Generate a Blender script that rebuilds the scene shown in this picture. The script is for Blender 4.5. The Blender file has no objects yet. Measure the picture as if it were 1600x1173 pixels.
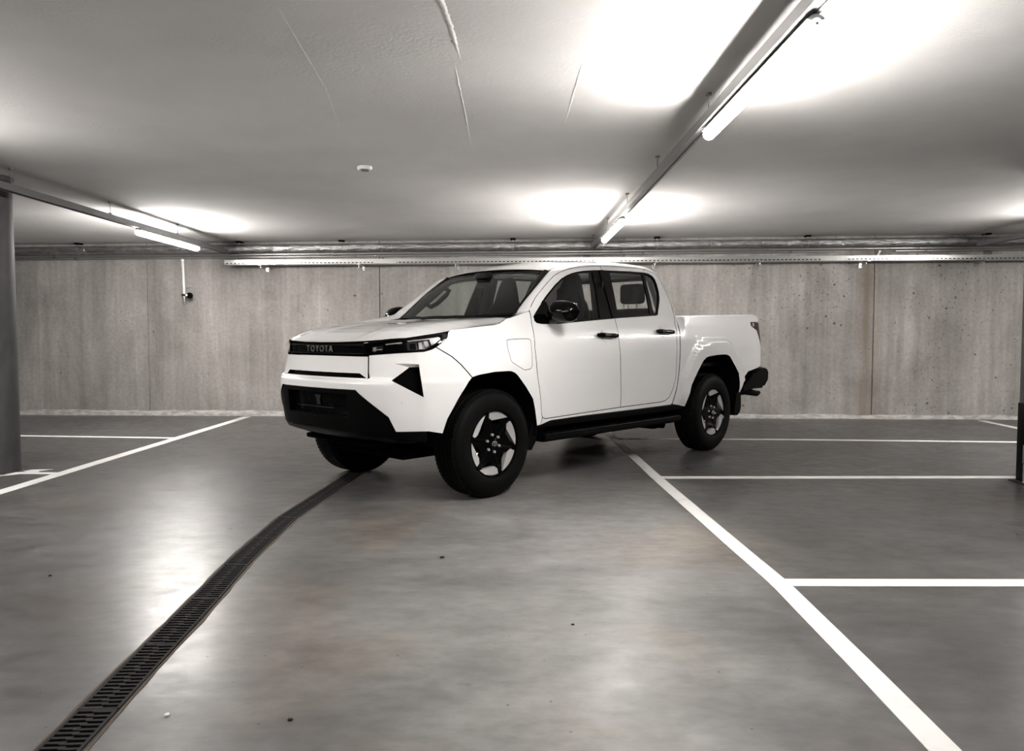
import bpy, bmesh, math, random
import numpy as np
from mathutils import Vector, Matrix
from mathutils.geometry import delaunay_2d_cdt

scene = bpy.context.scene
COL = scene.collection
R = math.radians
# ------------------------------------------------------------------ camera, world, exposure
cam = bpy.data.objects.new('camera', bpy.data.cameras.new('camera'))
COL.objects.link(cam)
cam.data.sensor_width = 36; cam.data.lens = 27.13; cam.data.clip_end = 100; cam.data.clip_start = .05
cam.location = (0, 0, 1.142); cam.rotation_euler = (R(90-2.95), 0, 0)
scene.camera = cam
w = bpy.data.worlds.new('world'); scene.world = w; w.use_nodes = True
w.node_tree.nodes['Background'].inputs[0].default_value = (.6, .6, .6, 1)
w.node_tree.nodes['Background'].inputs[1].default_value = 0.0
scene.view_settings.view_transform = 'Standard'; scene.view_settings.look = 'None'
scene.view_settings.gamma = 1; scene.view_settings.use_curve_mapping = False
scene.view_settings.exposure = 4.22
LAMP = 14            # tube emission strength

# ------------------------------------------------------------------ object helpers
def link(o, parent=None):
    COL.objects.link(o)
    if parent: o.parent = parent
    return o
def tag(o, label=None, cat=None, group=None, kind=None):
    for k, v in (('label', label), ('category', cat), ('group', group), ('kind', kind)):
        if v: o[k] = v
    return o
def thing(name, label, cat, loc=(0, 0, 0), rot=(0, 0, 0), group=None):
    o = bpy.data.objects.new(name, None); o.empty_display_size = .1
    o.location = loc; o.rotation_euler = rot
    link(o); return tag(o, label, cat, group)
class MB:
    """collects simple solids; build() links them as ONE mesh object"""
    def __init__(s): s.bm = bmesh.new()
    def box(s, x0, x1, y0, y1, z0, z1, bev=0, seg=2, rot=None, piv=None):
        r = bmesh.ops.create_cube(s.bm, size=1)
        vs = r['verts']
        bmesh.ops.scale(s.bm, vec=(abs(x1-x0), abs(y1-y0), abs(z1-z0)), verts=vs)
        bmesh.ops.translate(s.bm, vec=((x0+x1)/2, (y0+y1)/2, (z0+z1)/2), verts=vs)
        if bev:
            es = list({e for v in vs for e in v.link_edges})
            r2 = bmesh.ops.bevel(s.bm, geom=es, offset=bev, segments=seg, affect='EDGES', profile=.5)
            vs = list({v for v in vs if v.is_valid} | {v for v in r2['verts']})
        if rot is not None:
            bmesh.ops.rotate(s.bm, cent=piv or ((x0+x1)/2, (y0+y1)/2, (z0+z1)/2), matrix=rot, verts=vs)
        return vs
    def tube(s, pts, rad, n=12, cap=True):
        pts = [Vector(p) for p in pts]
        rads = rad if isinstance(rad, (list, tuple)) else [rad]*len(pts)
        rings = []; up = None
        for i, p in enumerate(pts):
            a = pts[max(i-1, 0)]; b = pts[min(i+1, len(pts)-1)]
            t = (b-a).normalized()
            if up is None: up = Vector((0, 0, 1)) if abs(t.z) < .9 else Vector((1, 0, 0))
            u = (up-t*up.dot(t)).normalized(); v = t.cross(u); up = u
            rings.append([s.bm.verts.new(p+(u*math.cos(k*2*math.pi/n)+v*math.sin(k*2*math.pi/n))*rads[i]) for k in range(n)])
        for A, B in zip(rings[:-1], rings[1:]):
            for k in range(n): s.bm.faces.new((A[k], A[(k+1) % n], B[(k+1) % n], B[k]))
        if cap:
            s.bm.faces.new(rings[0][::-1]); s.bm.faces.new(rings[-1])
    def lathe(s, prof, axis='Y', n=48, c=(0, 0, 0), a0=0, a1=2*math.pi, cap=False):
        """prof: (r, h) along the axis through c"""
        full = abs(a1-a0-2*math.pi) < 1e-6
        m = n if full else n+1
        rings = []
        for r, h in prof:
            ring = []
            for k in range(m):
                t = a0+(a1-a0)*k/n; ca, sa = math.cos(t)*r, math.sin(t)*r
                p = {'Y': (ca, h, sa), 'Z': (ca, sa, h), 'X': (h, ca, sa)}[axis]
                ring.append(s.bm.verts.new((p[0]+c[0], p[1]+c[1], p[2]+c[2])))
            rings.append(ring)
        for A, B in zip(rings[:-1], rings[1:]):
            for k in range(n): s.bm.faces.new((A[k], A[(k+1) % m], B[(k+1) % m], B[k]))
        if cap:
            s.bm.faces.new(rings[0]); s.bm.faces.new(rings[-1][::-1])
    def prism(s, poly, y0, y1, axis='Y'):
        """polygon extruded between two levels along an axis"""
        f = {'Y': lambda a, b, h: (a, h, b), 'X': lambda a, b, h: (h, a, b), 'Z': lambda a, b, h: (a, b, h)}[axis]
        A = [s.bm.verts.new(f(a, b, y0)) for a, b in poly]; B = [s.bm.verts.new(f(a, b, y1)) for a, b in poly]
        n = len(poly)
        s.bm.faces.new(A); s.bm.faces.new(B[::-1])
        for k in range(n): s.bm.faces.new((A[k], B[k], B[(k+1) % n], A[(k+1) % n]))
    def grid(s, P, closed=False):
        """P: rows x cols of points"""
        V = [[s.bm.verts.new(tuple(map(float, p))) for p in row] for row in P]
        for A, B in zip(V[:-1], V[1:]):
            for k in range(len(A)-1): s.bm.faces.new((A[k], A[k+1], B[k+1], B[k]))
    def build(s, name, mat, parent=None, smooth=35, fix=True, merge=0):
        if merge: bmesh.ops.remove_doubles(s.bm, verts=s.bm.verts, dist=merge)
        if fix: bmesh.ops.recalc_face_normals(s.bm, faces=s.bm.faces)
        me = bpy.data.meshes.new(name); s.bm.to_mesh(me); s.bm.free()
        me.materials.append(mat)
        if smooth:
            me.polygons.foreach_set('use_smooth', [True]*len(me.polygons))
            me.set_sharp_from_angle(angle=R(smooth))
        return link(bpy.data.objects.new(name, me), parent)
    def to(s, me, mat): pass
def solidify(o, t, off=-1):
    m = o.modifiers.new('solid', 'SOLIDIFY'); m.thickness = t; m.offset = off; return o

# ------------------------------------------------------------------ materials
def mat(name, col, rough=.5, metal=0, spec=.5, coat=0, emit=None, es=0, trans=0):
    m = bpy.data.materials.new(name); m.use_nodes = True
    b = m.node_tree.nodes['Principled BSDF']
    b.inputs['Base Color'].default_value = (*col, 1); b.inputs['Roughness'].default_value = rough
    b.inputs['Metallic'].default_value = metal; b.inputs['Specular IOR Level'].default_value = spec
    b.inputs['Coat Weight'].default_value = coat; b.inputs['Coat Roughness'].default_value = .04
    b.inputs['Transmission Weight'].default_value = trans
    if emit: b.inputs['Emission Color'].default_value = (*emit, 1); b.inputs['Emission Strength'].default_value = es
    return m
class NT:
    def __init__(s, m):
        s.t = m.node_tree; s.b = s.t.nodes['Principled BSDF']
        s.co = s.t.nodes.new('ShaderNodeTexCoord')
    def n(s, typ, **kw):
        o = s.t.nodes.new(typ)
        for k, v in kw.items():
            if k.startswith('_'): o.inputs[k[1:].replace('_', ' ')].default_value = v
            else: setattr(o, k, v)
        return o
    def l(s, a, b): s.t.links.new(a, b)
    def mapping(s, scale, src='Object', loc=(0, 0, 0)):
        g = s.n('ShaderNodeMapping'); g.inputs['Scale'].default_value = scale; g.inputs['Location'].default_value = loc
        s.l(s.co.outputs[src], g.inputs['Vector']); return g.outputs[0]
    def noise(s, vec, scale, detail=4, rough=.55, dist=0):
        o = s.n('ShaderNodeTexNoise'); o.inputs['Scale'].default_value = scale; o.inputs['Detail'].default_value = detail
        o.inputs['Roughness'].default_value = rough; o.inputs['Distortion'].default_value = dist
        s.l(vec, o.inputs['Vector']); return o.outputs['Fac']
    def ramp(s, fac, stops):
        o = s.n('ShaderNodeValToRGB'); e = o.color_ramp.elements
        while len(e) < len(stops): e.new(.5)
        for k, (p, c) in zip(e, stops):
            k.position = p; k.color = (c, c, c, 1) if isinstance(c, (int, float)) else (*c, 1)
        o.color_ramp.interpolation = 'EASE' if len(stops) == 2 else 'B_SPLINE'
        s.l(fac, o.inputs[0]); return o.outputs[0]
    def mix(s, a, b, fac, mode='MIX'):
        o = s.n('ShaderNodeMix', data_type='RGBA', blend_type=mode)
        for v, i in ((fac, 0), (a, 6), (b, 7)):
            if isinstance(v, (int, float)): o.inputs[i].default_value = v if i == 0 else (v, v, v, 1)
            elif isinstance(v, tuple): o.inputs[i].default_value = (*v, 1)
            else: s.l(v, o.inputs[i])
        return o.outputs[2]
    def bump(s, h, strength, dist=.01):
        o = s.n('ShaderNodeBump'); o.inputs['Strength'].default_value = strength; o.inputs['Distance'].default_value = dist
        s.l(h, o.inputs['Height']); s.l(o.outputs[0], s.b.inputs['Normal'])
M = {}
M['paint'] = mat('white_paint', (.80, .80, .792), .35, coat=1)
M['black'] = mat('black_plastic', (.002, .002, .002), .55, spec=.05)
M['gloss'] = mat('gloss_black', (.0015, .0015, .0016), .06, spec=.14)
M['satin'] = mat('satin_black', (.0022, .0022, .0023), .4, spec=.06)
M['liner'] = mat('liner_black', (.0025, .0025, .0025), .9, spec=.05)
M['tyre'] = mat('tyre_rubber', (.0030, .0030, .0030), .6, spec=.07)
M['alloy'] = mat('machined_alloy', (.60, .59, .58), .25, metal=.45)
M['chrome'] = mat('chrome', (.75, .75, .75), .12, metal=.6)
M['dimchrome'] = mat('dark_chrome', (.22, .22, .23), .18, metal=1)
M['fabric'] = mat('dark_seat_fabric', (.008, .008, .0085), .8, spec=.1)
M['dash'] = mat('dashboard_grey', (.014, .0145, .015), .6, spec=.15)
M['headliner'] = mat('pale_headliner', (.45, .45, .44), .9)
M['red'] = mat('dark_red_lens', (.012, .002, .002), .08)
M['galv'] = mat('galvanised_steel', (.55, .55, .54), .32, metal=.85)
M['trunk'] = mat('grey_trunking', (.12, .12, .12), .45, metal=.2)
M['rod'] = mat('dull_rod', (.20, .20, .20), .5, metal=.6)
M['white_plastic'] = mat('white_plastic', (.75, .75, .73), .4)
M['tube'] = mat('lit_tube', (.9, .9, .9), .4, emit=(1, .955, .922), es=LAMP)
M['iron'] = mat('cast_iron', (.009, .0085, .008), .7, metal=0, spec=.2)
M['edge'] = mat('rusty_edging', (.105, .088, .07), .9, spec=.1)
M['fresh'] = mat('fresh_plaster', (.80, .79, .775), .9, spec=.1)
M['dark'] = mat('dark_void', (.004, .004, .004), 1, spec=0)
M['brake'] = mat('brake_steel', (.03, .03, .03), .35, metal=1)
def glass(name, tint, refl=1.0):
    m = bpy.data.materials.new(name); m.use_nodes = True; t = m.node_tree; t.nodes.clear()
    o = t.nodes.new('ShaderNodeOutputMaterial'); tr = t.nodes.new('ShaderNodeBsdfTransparent'); g = t.nodes.new('ShaderNodeBsdfGlossy')
    tr.inputs[0].default_value = (*tint, 1); g.inputs['Roughness'].default_value = .0
    fr = t.nodes.new('ShaderNodeFresnel'); fr.inputs[0].default_value = 1.48
    ge = t.nodes.new('ShaderNodeNewGeometry'); ma = t.nodes.new('ShaderNodeMapRange')
    ma.inputs['To Min'].default_value = 1.48; ma.inputs['To Max'].default_value = 1/1.48
    t.links.new(ge.outputs['Backfacing'], ma.inputs['Value']); t.links.new(ma.outputs[0], fr.inputs[0])
    mx = t.nodes.new('ShaderNodeMixShader')
    t.links.new(fr.outputs[0], mx.inputs[0]); t.links.new(tr.outputs[0], mx.inputs[1]); t.links.new(g.outputs[0], mx.inputs[2])
    t.links.new(mx.outputs[0], o.inputs[0]); return m
M['glass'] = glass('window_glass', (.93, .95, .94))
M['ws'] = glass('windscreen_glass', (.52, .57, .54))
M['lens'] = glass('clear_lens', (.93, .93, .93))
# concrete floor
m = mat('polished_concrete', (.2, .2, .2), .4); M['floor'] = m; N = NT(m)
a = N.noise(N.mapping((1, 1.15, 1)), .55, 5, .55, .3); b = N.noise(N.mapping((1, 1.5, 1)), 2.2, 6, .6); c = N.noise(N.mapping((1, 1, 1)), 70, 3)
e = N.noise(N.mapping((1, 1.3, 1), loc=(4, 8, 0)), 1.2, 3, .5)
base = N.ramp(a, [(.25, (.042, .041, .0398)), (.5, (.062, .0603, .0586)), (.75, (.092, .0896, .087))])
# paler band between drain and parking line: lamp pool painted into the floor colour
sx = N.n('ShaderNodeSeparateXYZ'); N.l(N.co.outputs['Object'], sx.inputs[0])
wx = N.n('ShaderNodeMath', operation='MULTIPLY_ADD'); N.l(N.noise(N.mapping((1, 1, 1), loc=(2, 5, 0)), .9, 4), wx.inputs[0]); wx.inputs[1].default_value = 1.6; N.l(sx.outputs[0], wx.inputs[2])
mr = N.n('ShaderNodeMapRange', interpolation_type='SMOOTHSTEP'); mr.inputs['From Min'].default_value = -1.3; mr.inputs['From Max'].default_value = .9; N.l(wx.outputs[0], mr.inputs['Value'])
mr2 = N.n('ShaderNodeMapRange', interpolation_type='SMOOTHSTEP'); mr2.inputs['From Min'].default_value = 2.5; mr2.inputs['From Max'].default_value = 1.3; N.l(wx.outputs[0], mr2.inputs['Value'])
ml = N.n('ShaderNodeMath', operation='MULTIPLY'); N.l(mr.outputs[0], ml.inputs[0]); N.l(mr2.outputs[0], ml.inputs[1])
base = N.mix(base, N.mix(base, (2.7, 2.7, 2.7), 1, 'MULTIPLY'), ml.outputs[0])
base = N.mix(base, N.ramp(b, [(.22, .16), (.5, .5), (.78, .84)]), .5, 'OVERLAY')
base = N.mix(base, N.ramp(N.noise(N.mapping((1, 1.6, 1), loc=(9, 2, 0)), 9, 4, .6), [(.25, .36), (.75, .64)]), .6, 'OVERLAY')
warm = N.ramp(N.noise(N.mapping((1, 1, 1), loc=(7, 3, 0)), .9, 4), [(.50, 0), (.68, 1)])
base = N.mix(base, N.mix(base, (1.0, .915, .83), 1, 'MULTIPLY'), warm)
vor = N.n('ShaderNodeTexVoronoi', voronoi_dimensions='2D'); vor.inputs['Scale'].default_value = 3.5; N.l(N.mapping((1, 1, 1)), vor.inputs['Vector'])
sp = N.ramp(vor.outputs['Distance'], [(.010, 1), (.022, 0)])
rare = N.ramp(N.noise(N.mapping((1, 1, 1), loc=(3, 9, 0)), 2.0, 2), [(.50, 0), (.56, 1)])
sp = N.mix(0.0, sp, rare)
base = N.mix(base, (.018, .017, .016), N.mix(0., sp, .8))
fl = N.noise(N.mapping((1.2, 4.5, 1), loc=(2, 7, 0)), 3.6, 6, .7)
base = N.mix(base, (.02, .0195, .019), N.mix(0., N.ramp(fl, [(.64, 0), (.74, 1)]), .55))
fl2 = N.noise(N.mapping((1.0, 2.5, 1), loc=(12, 3, 0)), 9.0, 5, .7)
base = N.mix(base, (.26, .25, .24), N.mix(0., N.ramp(fl2, [(.68, 0), (.78, 1)]), .45))
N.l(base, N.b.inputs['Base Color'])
N.l(N.mix(N.ramp(e, [(.25, .27), (.5, .33), (.75, .40)]), N.ramp(N.noise(N.mapping((1, 1.5, 1), loc=(6, 1, 0)), 7, 5, .65), [(.3, .24), (.7, .46)]), .45), N.b.inputs['Roughness'])
N.b.inputs['Specular IOR Level'].default_value = .45
N.bump(N.mix(N.noise(N.mapping((1, 1.2, 1), loc=(1, 1, 0)), 5.0, 3, .5), N.noise(N.mapping((1, 1.4, 1), loc=(3, 1, 0)), 16, 4, .65), .45), .22, .006)
# wall concrete
m = mat('cast_concrete', (.3, .3, .3), .85, spec=.2); M['wall'] = m; N = NT(m)
a = N.noise(N.mapping((3.2, 3, .28)), 1.3, 5, .6, .5); b = N.noise(N.mapping((1, 1, .7)), 1.3, 7, .62, .4); c = N.noise(N.mapping((1, 1, 1)), 22, 5, .65)
a2 = N.noise(N.mapping((14, 9, .12)), 1.0, 3, .5, .2)
base = N.ramp(b, [(.3, (.215, .202, .188)), (.5, (.305, .289, .272)), (.72, (.395, .376, .357))])
base = N.mix(base, N.ramp(a, [(.28, .32), (.5, .5), (.72, .68)]), .65, 'OVERLAY')
base = N.mix(base, N.ramp(a2, [(.3, .44), (.7, .56)]), .5, 'OVERLAY')
base = N.mix(base, N.ramp(c, [(.3, .38), (.7, .60)]), .45, 'OVERLAY')
mp = N.n('ShaderNodeMapping'); mp.inputs['Rotation'].default_value = (R(90), 0, 0); N.l(N.co.outputs['Object'], mp.inputs['Vector'])
def pits(scale, r0, r1, seed, thr):
    v_ = N.n('ShaderNodeTexVoronoi', voronoi_dimensions='2D'); v_.inputs['Scale'].default_value = scale
    wob = N.n('ShaderNodeVectorMath', operation='ADD'); nz = N.n('ShaderNodeTexNoise'); nz.inputs['Scale'].default_value = 18; N.l(mp.outputs[0], nz.inputs['Vector'])
    sc_ = N.n('ShaderNodeVectorMath', operation='SCALE'); sc_.inputs['Scale'].default_value = .05; N.l(nz.outputs['Color'], sc_.inputs[0])
    N.l(mp.outputs[0], wob.inputs[0]); N.l(sc_.outputs[0], wob.inputs[1]); N.l(wob.outputs[0], v_.inputs['Vector'])
    p_ = N.ramp(v_.outputs['Distance'], [(r0, 1), (r1, 0)])
    sx_ = N.n('ShaderNodeSeparateXYZ'); N.l(N.co.outputs['Object'], sx_.inputs[0])
    mm = N.n('ShaderNodeMath', operation='MULTIPLY_ADD'); N.l(sx_.outputs[0], mm.inputs[0]); mm.inputs[1].default_value = .016
    N.l(N.noise(N.mapping((1, 1, 1), loc=(seed, 1, 2)), 1.5, 3), mm.inputs[2])
    q_ = N.ramp(mm.outputs[0], [(thr, 0), (thr+.06, 1)])
    return N.mix(0., p_, q_)
pit = N.mix(pits(9, .035, .085, 5, .54), pits(3.1, .025, .06, 11, .56), 1., 'LIGHTEN')
base = N.mix(base, (.045, .04, .035), N.mix(0., pit, .8))
# rust-brown run-off stain down the joint at the right
sx = N.n('ShaderNodeSeparateXYZ'); N.l(N.co.outputs['Object'], sx.inputs[0])
ad = N.n('ShaderNodeMath', operation='SUBTRACT'); N.l(sx.outputs[0], ad.inputs[0]); ad.inputs[1].default_value = 4.88
ab = N.n('ShaderNodeMath', operation='ABSOLUTE'); N.l(ad.outputs[0], ab.inputs[0])
st = N.ramp(ab.outputs[0], [(.02, 1), (.22, 0)])
st = N.mix(0., st, N.ramp(N.noise(N.mapping((9, 9, .5)), 1.0, 3), [(.3, .15), (.65, 1)]))
base = N.mix(base, (.17, .125, .075), N.mix(0., st, .6))
N.l(base, N.b.inputs['Base Color'])
N.bump(N.mix(N.mix(c, a, .4), 0., N.mix(0., pit, 1.)), .35, .01)
# ceiling plaster
m = mat('ceiling_plaster', (.62, .61, .60), .9, spec=.15); M['ceil'] = m; N = NT(m)
b = N.noise(N.mapping((1, 1, 1)), .8, 5); c = N.noise(N.mapping((1, 1, 1)), 45, 5, .6); d = N.noise(N.mapping((1, 1, 1)), 2.2, 3)
N.l(N.ramp(b, [(.3, (.58, .572, .56)), (.7, (.66, .652, .64))]), N.b.inputs['Base Color'])
N.bump(N.mix(0., c, N.ramp(d, [(.4, .3), (.7, 1)])), .30, .008)
# column concrete, road paint, foil, painted kicker
m = mat('column_concrete', (.12, .12, .12), .6); M['column'] = m; N = NT(m)
b = N.noise(N.mapping((1, 1, .5)), 3.0, 6, .6, .5)
N.l(N.ramp(b, [(.3, (.016, .0168, .0168)), (.7, (.048, .049, .0485))]), N.b.inputs['Base Color']); N.bump(b, .2, .01)
m = mat('road_paint', (.8, .79, .77), .5); M['line'] = m; N = NT(m)
b = N.noise(N.mapping((1, 1, 1)), 5, 6, .65)
N.l(N.ramp(b, [(.25, (.50, .49, .475)), (.5, (.66, .652, .638))]), N.b.inputs['Base Color'])
m = mat('foil_jacket', (.5, .5, .5), .28, metal=.9); M['foil'] = m; N = NT(m)
b = N.noise(N.mapping((3, 8, 8)), 3, 5, .6, .4); N.bump(b, .9, .03)
N.l(N.ramp(b, [(.3, .36), (.7, .6)]), N.b.inputs['Base Color'])
m = mat('kicker_mortar', (.42, .41, .39), .9); M['kicker'] = m; N = NT(m)
b = N.noise(N.mapping((2, 2, 6)), 4, 5, .6); N.l(N.ramp(b, [(.35, (.30, .285, .265)), (.65, (.50, .49, .47))]), N.b.inputs['Base Color'])
# ------------------------------------------------------------------ setting
CZ = lambda x: 2.475+.005*x              # ceiling height
WY = lambda x: 10.80-.045*x              # back wall depth
XL, XR, YB = -13.0, 14.0, -7.0
def struct(o): o['kind'] = 'structure'; return o
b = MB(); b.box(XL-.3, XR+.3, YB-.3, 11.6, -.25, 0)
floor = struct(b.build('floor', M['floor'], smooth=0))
b = MB()
v = [b.bm.verts.new((x, y, z)) for x, y, z in [(XL-.3, YB-.3, CZ(XL-.3)), (XR+.3, YB-.3, CZ(XR+.3)), (XR+.3, 11.6, CZ(XR+.3)), (XL-.3, 11.6, CZ(XL-.3))]]
u = [b.bm.verts.new((q.co.x, q.co.y, q.co.z+.25)) for q in v]
b.bm.faces.new(v); b.bm.faces.new(u)
for k in range(4): b.bm.faces.new((v[k], v[(k+1) % 4], u[(k+1) % 4], u[k]))
ceiling = struct(b.build('ceiling', M['ceil'], smooth=0))
# back wall: backing + cast panels with recessed joints (tied to a wall-aligned parent)
wang = -math.atan(.045)
wall_back = None
b = MB(); b.box(XL-.3, XR+.3, .03, .3, -.02, 2.62); wall_back = struct(b.build('wall_back', M['wall'], smooth=0))
wall_back.location = (0, 10.80, 0); wall_back.rotation_euler = (0, 0, wang)
edges = [XL-.25, -11.9, -8.55, -5.2, -1.86, 1.55, 4.95, 8.3, 11.65, XR+.25]
for x0, x1 in zip(edges[:-1], edges[1:]):
    b = MB(); b.box(x0+.005, x1-.005, 0, .05, -.01, 2.60, bev=.004, seg=1)
    b.build('panel', M['wall'], wall_back, smooth=0)
b = MB()                                  # mortar kicker along the foot of the wall
n = 160; rr = random.Random(3); P = []
for i in range(n+1):
    x = XL+(XR-XL)*i/n; hgt = .045+.02*rr.random()+(.02 if x < -3 else 0); dd = .03+.015*rr.random()
    P.append([(x, 0-.001, hgt), (x, -dd*.55, hgt*.55), (x, -dd, .001)])
b.grid(P); kick = b.build('baseboard_back', M['kicker'], smooth=60)
kick['kind'] = 'structure'; kick.location = wall_back.location; kick.rotation_euler = wall_back.rotation_euler
for nm, bx in (('wall_left', (XL-.3, XL, YB-.3, 11.6)), ('wall_right', (XR, XR+.3, YB-.3, 11.6)), ('wall_front', (XL, XR, YB-.3, YB))):
    b = MB(); b.box(*bx, -.02, 2.62); struct(b.build(nm, M['wall'], smooth=0))
# plaster ridges and blemishes on the ceiling
def ridge(pts, wid, hgt, seed, n=90):
    rr = random.Random(seed); b = MB(); P = []
    pts = np.array(pts); u = np.linspace(0, 1, len(pts))
    for i in range(n+1):
        t = i/n; x = np.interp(t, u, pts[:, 0]); y = np.interp(t, u, pts[:, 1]); wd = np.interp(t, u, pts[:, 2])*wid
        x += (rr.random()-.5)*wd*.4; z = CZ(x); hh = hgt*(.35+.65*rr.random())*min(1, 6*t, 6*(1-t))*np.interp(t, u, pts[:, 2])
        hh *= .55; P.append([(x-wd*(.7+.5*rr.random()), y, z+.001), (x-wd*.3, y, z-hh*(.4+.6*rr.random())), (x+wd*.3, y, z-hh*(.4+.6*rr.random())), (x+wd*(.7+.5*rr.random()), y, z+.001)])
    b.grid(P); o = b.build('plaster_ridge', M['fresh'], ceiling, smooth=50); return o
ridge([(-.28, 2.6, .8), (-.285, 3.1, 1.2), (-.265, 3.4, 1.2), (-.25, 3.8, .6)], .013, .008, 1)
ridge([(-.283, 3.85, 1), (-.28, 4.7, .8), (-.287, 5.5, .5)], .0055, .006, 2)
ridge([(.345, 3.8, .8), (.338, 4.4, 1), (.333, 4.95, .5)], .007, .006, 4)
ridge([(-.95, 3.2, .6), (-1.0, 4.2, .5), (-1.1, 5.0, .4)], .005, .004, 6)
# painted parking lines (thin coats of paint lying on the floor)
def line(pts, wid, name='parking_line', top=.0022):
    b = MB(); P = []
    pts = np.array(pts, float)
    # refine
    d = np.r_[0, np.cumsum(np.linalg.norm(np.diff(pts, axis=0), axis=1))]; u = np.linspace(0, d[-1], max(12, int(d[-1]/.15)))
    pts = np.c_[np.interp(u, d, pts[:, 0]), np.interp(u, d, pts[:, 1])]
    for i, p in enumerate(pts):
        t = pts[min(i+1, len(pts)-1)]-pts[max(i-1, 0)]; t /= np.linalg.norm(t); nn = np.array([-t[1], t[0]])
        a, c = p+nn*wid/2, p-nn*wid/2
        P.append([(*a, .0003), (*a, top), (*c, top), (*c, .0003)])
    b.grid(P); return b.build(name, M['line'], floor, smooth=0)
line([(1.10, 10.6), (1.13, 9.0), (1.165, 6.2), (1.215, 4.2), (1.236, 3.5), (1.212, 2.6), (1.19, 2.0), (1.17, 1.0)], .092)
line([(1.235, 3.521), (6.2, 3.50)], .104, top=.0016)
line([(1.17, 6.172), (4.05, 6.185), (6.2, 6.19)], .105, top=.0016)
line([(1.16, 8.52), (3.0, 8.45), (5.4, 8.25), (6.2, 8.2)], .10, top=.0016)
line([(6.32, 10.35), (6.24, 9.4), (6.22, 6.0), (6.2, 2)], .10)
line([(-3.74, 10.85), (-3.735, 8), (-3.74, 5.55), (-3.80, 3.0)], .115)
line([(-3.74, 8.575), (-5.62, 8.77), (-8.5, 8.9)], .10, top=.0016)
line([(-3.745, 6.36), (-4.09, 6.375), (-4.3, 6.36)], .085, top=.0016)
b = MB(); b.prism([(-4.06, 6.42), (-3.96, 6.39), (-3.99, 6.47), (-3.93, 6.56), (-4.1, 6.53), (-4.12, 6.45)], .0003, .002, 'Z'); b.build('paint_splash', M['line'], floor, smooth=0)
b = MB(); b.prism([(-4.35, 6.20), (-4.2, 6.22), (-4.10, 6.29), (-4.05, 6.36), (-4.08, 6.40), (-4.14, 6.31), (-4.22, 6.25), (-4.35, 6.235)], .0003, .002, 'Z'); b.build('paint_splash', M['line'], floor, smooth=0)

# ------------------------------------------------------------------ round columns
def column(cx, cy, r, label):
    t = thing('round_column', label, 'column', (cx, cy, 0))
    b = MB(); b.lathe([(r, .0), (r, .02), (r-.001, .05), (r, 1.2), (r, CZ(cx)-.05)], 'Z', 64); b.build('shaft', M['column'], t, 60)
    b = MB(); b.lathe([(r+.001, CZ(cx)-.05), (r+.012, CZ(cx)-.045), (r+.012, CZ(cx)-.002), (0, CZ(cx)-.002)], 'Z', 64); b.build('head_ring', M['column'], t, 40)
    return t
column(-4.36, 6.43, .205, 'dark grey round concrete column at the left edge under the hanging light trunking')
column(4.415, 6.33, .20, 'dark grey round concrete column at the right edge behind the perforated steel post')
t = thing('steel_post', 'dark steel post with perforated foot bracket at the right edge of the floor', 'post', (3.945, 5.90, 0))
b = MB(); b.box(.02, .12, .03, .13, .0, .62, bev=.006); b.build('post', M['satin'], t)
def perforated(x0, x1, y0, z0, z1):
    b = MB(); xs = [x0, x0+.3*(x1-x0), x0+.7*(x1-x0), x1]; nz = max(1, int((z1-z0)/.06)); dz = (z1-z0)/nz
    b.box(xs[0], xs[1], y0, y0+.004, z0, z1); b.box(xs[2], xs[3], y0, y0+.004, z0, z1)
    for k in range(nz+1):
        zc = z0+k*dz; b.box(xs[1], xs[2], y0, y0+.004, max(z0, zc-.016), min(z1, zc+.016))
    return b
perforated(-.02, .06, -.02, .0, .16).build('foot_bracket', M['galv'], t)
perforated(-.005, .06, .01, .16, .30).build('upper_bracket', M['galv'], t)
b = MB(); b.box(-.03, .11, -.04, .14, .0, .012, bev=.003); b.build('base_plate', M['iron'], t)
for x_ in (-.01, .08):
    b = MB(); b.lathe([(0, .026), (.012, .026), (.012, .012)], 'Z', 6, (x_, -.03, 0)); b.build('bolt', M['galv'], t)

# ------------------------------------------------------------------ floor drain
DR = np.array([(1.2, -1.20), (2.07, -1.243), (2.5, -1.280), (3.1, -1.315), (3.95, -1.387), (4.8, -1.408), (6.1, -1.318), (7.5, -1.25), (9.0, -1.2)])
drx = lambda y: np.interp(y, DR[:, 0], DR[:, 1])
drain = thing('floor_drain', 'black slotted channel drain running across the floor towards the truck', 'drain', (-1.3, 2, 0))
L, hw = .5, .062
b = MB(); sl = [(-hw+.008, -hw+.012)]
b.box(-hw, -hw+.010, 0, L-.004, .0, .006); b.box(hw-.010, hw, 0, L-.004, .0, .006)
b.box(-hw, hw, 0, .008, .0, .0055); b.box(-hw, hw, L-.012, L-.004, .0, .0055)
fr_mesh = b.build('grate', M['iron'], smooth=0).data
b = MB(); nrow = 18
for k in range(nrow+1):
    y = .008+(L-.02)*k/nrow; off = .006*math.sin(k*2.1)
    b.box(-hw+.008, off-.006, y-.0055+.004, y+.0055+.004, .0012, .0052)
    b.box(off+.006, hw-.008, y-.0055-.004, y+.0055-.004, .0012, .0052)
    b.box(off-.008, off+.008, y-.009, y+.009, .0012, .0058)
bar_mesh = b.build('grate_bars', M['iron'], smooth=0).data
b = MB(); b.box(-hw, hw, 0, L-.003, .0006, .0012); pit_mesh = b.build('channel_bed', M['dark'], smooth=0).data
for o in [o for o in COL.objects if o.name.startswith(('grate', 'channel_bed'))]: bpy.data.objects.remove(o)
y = 1.3
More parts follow.
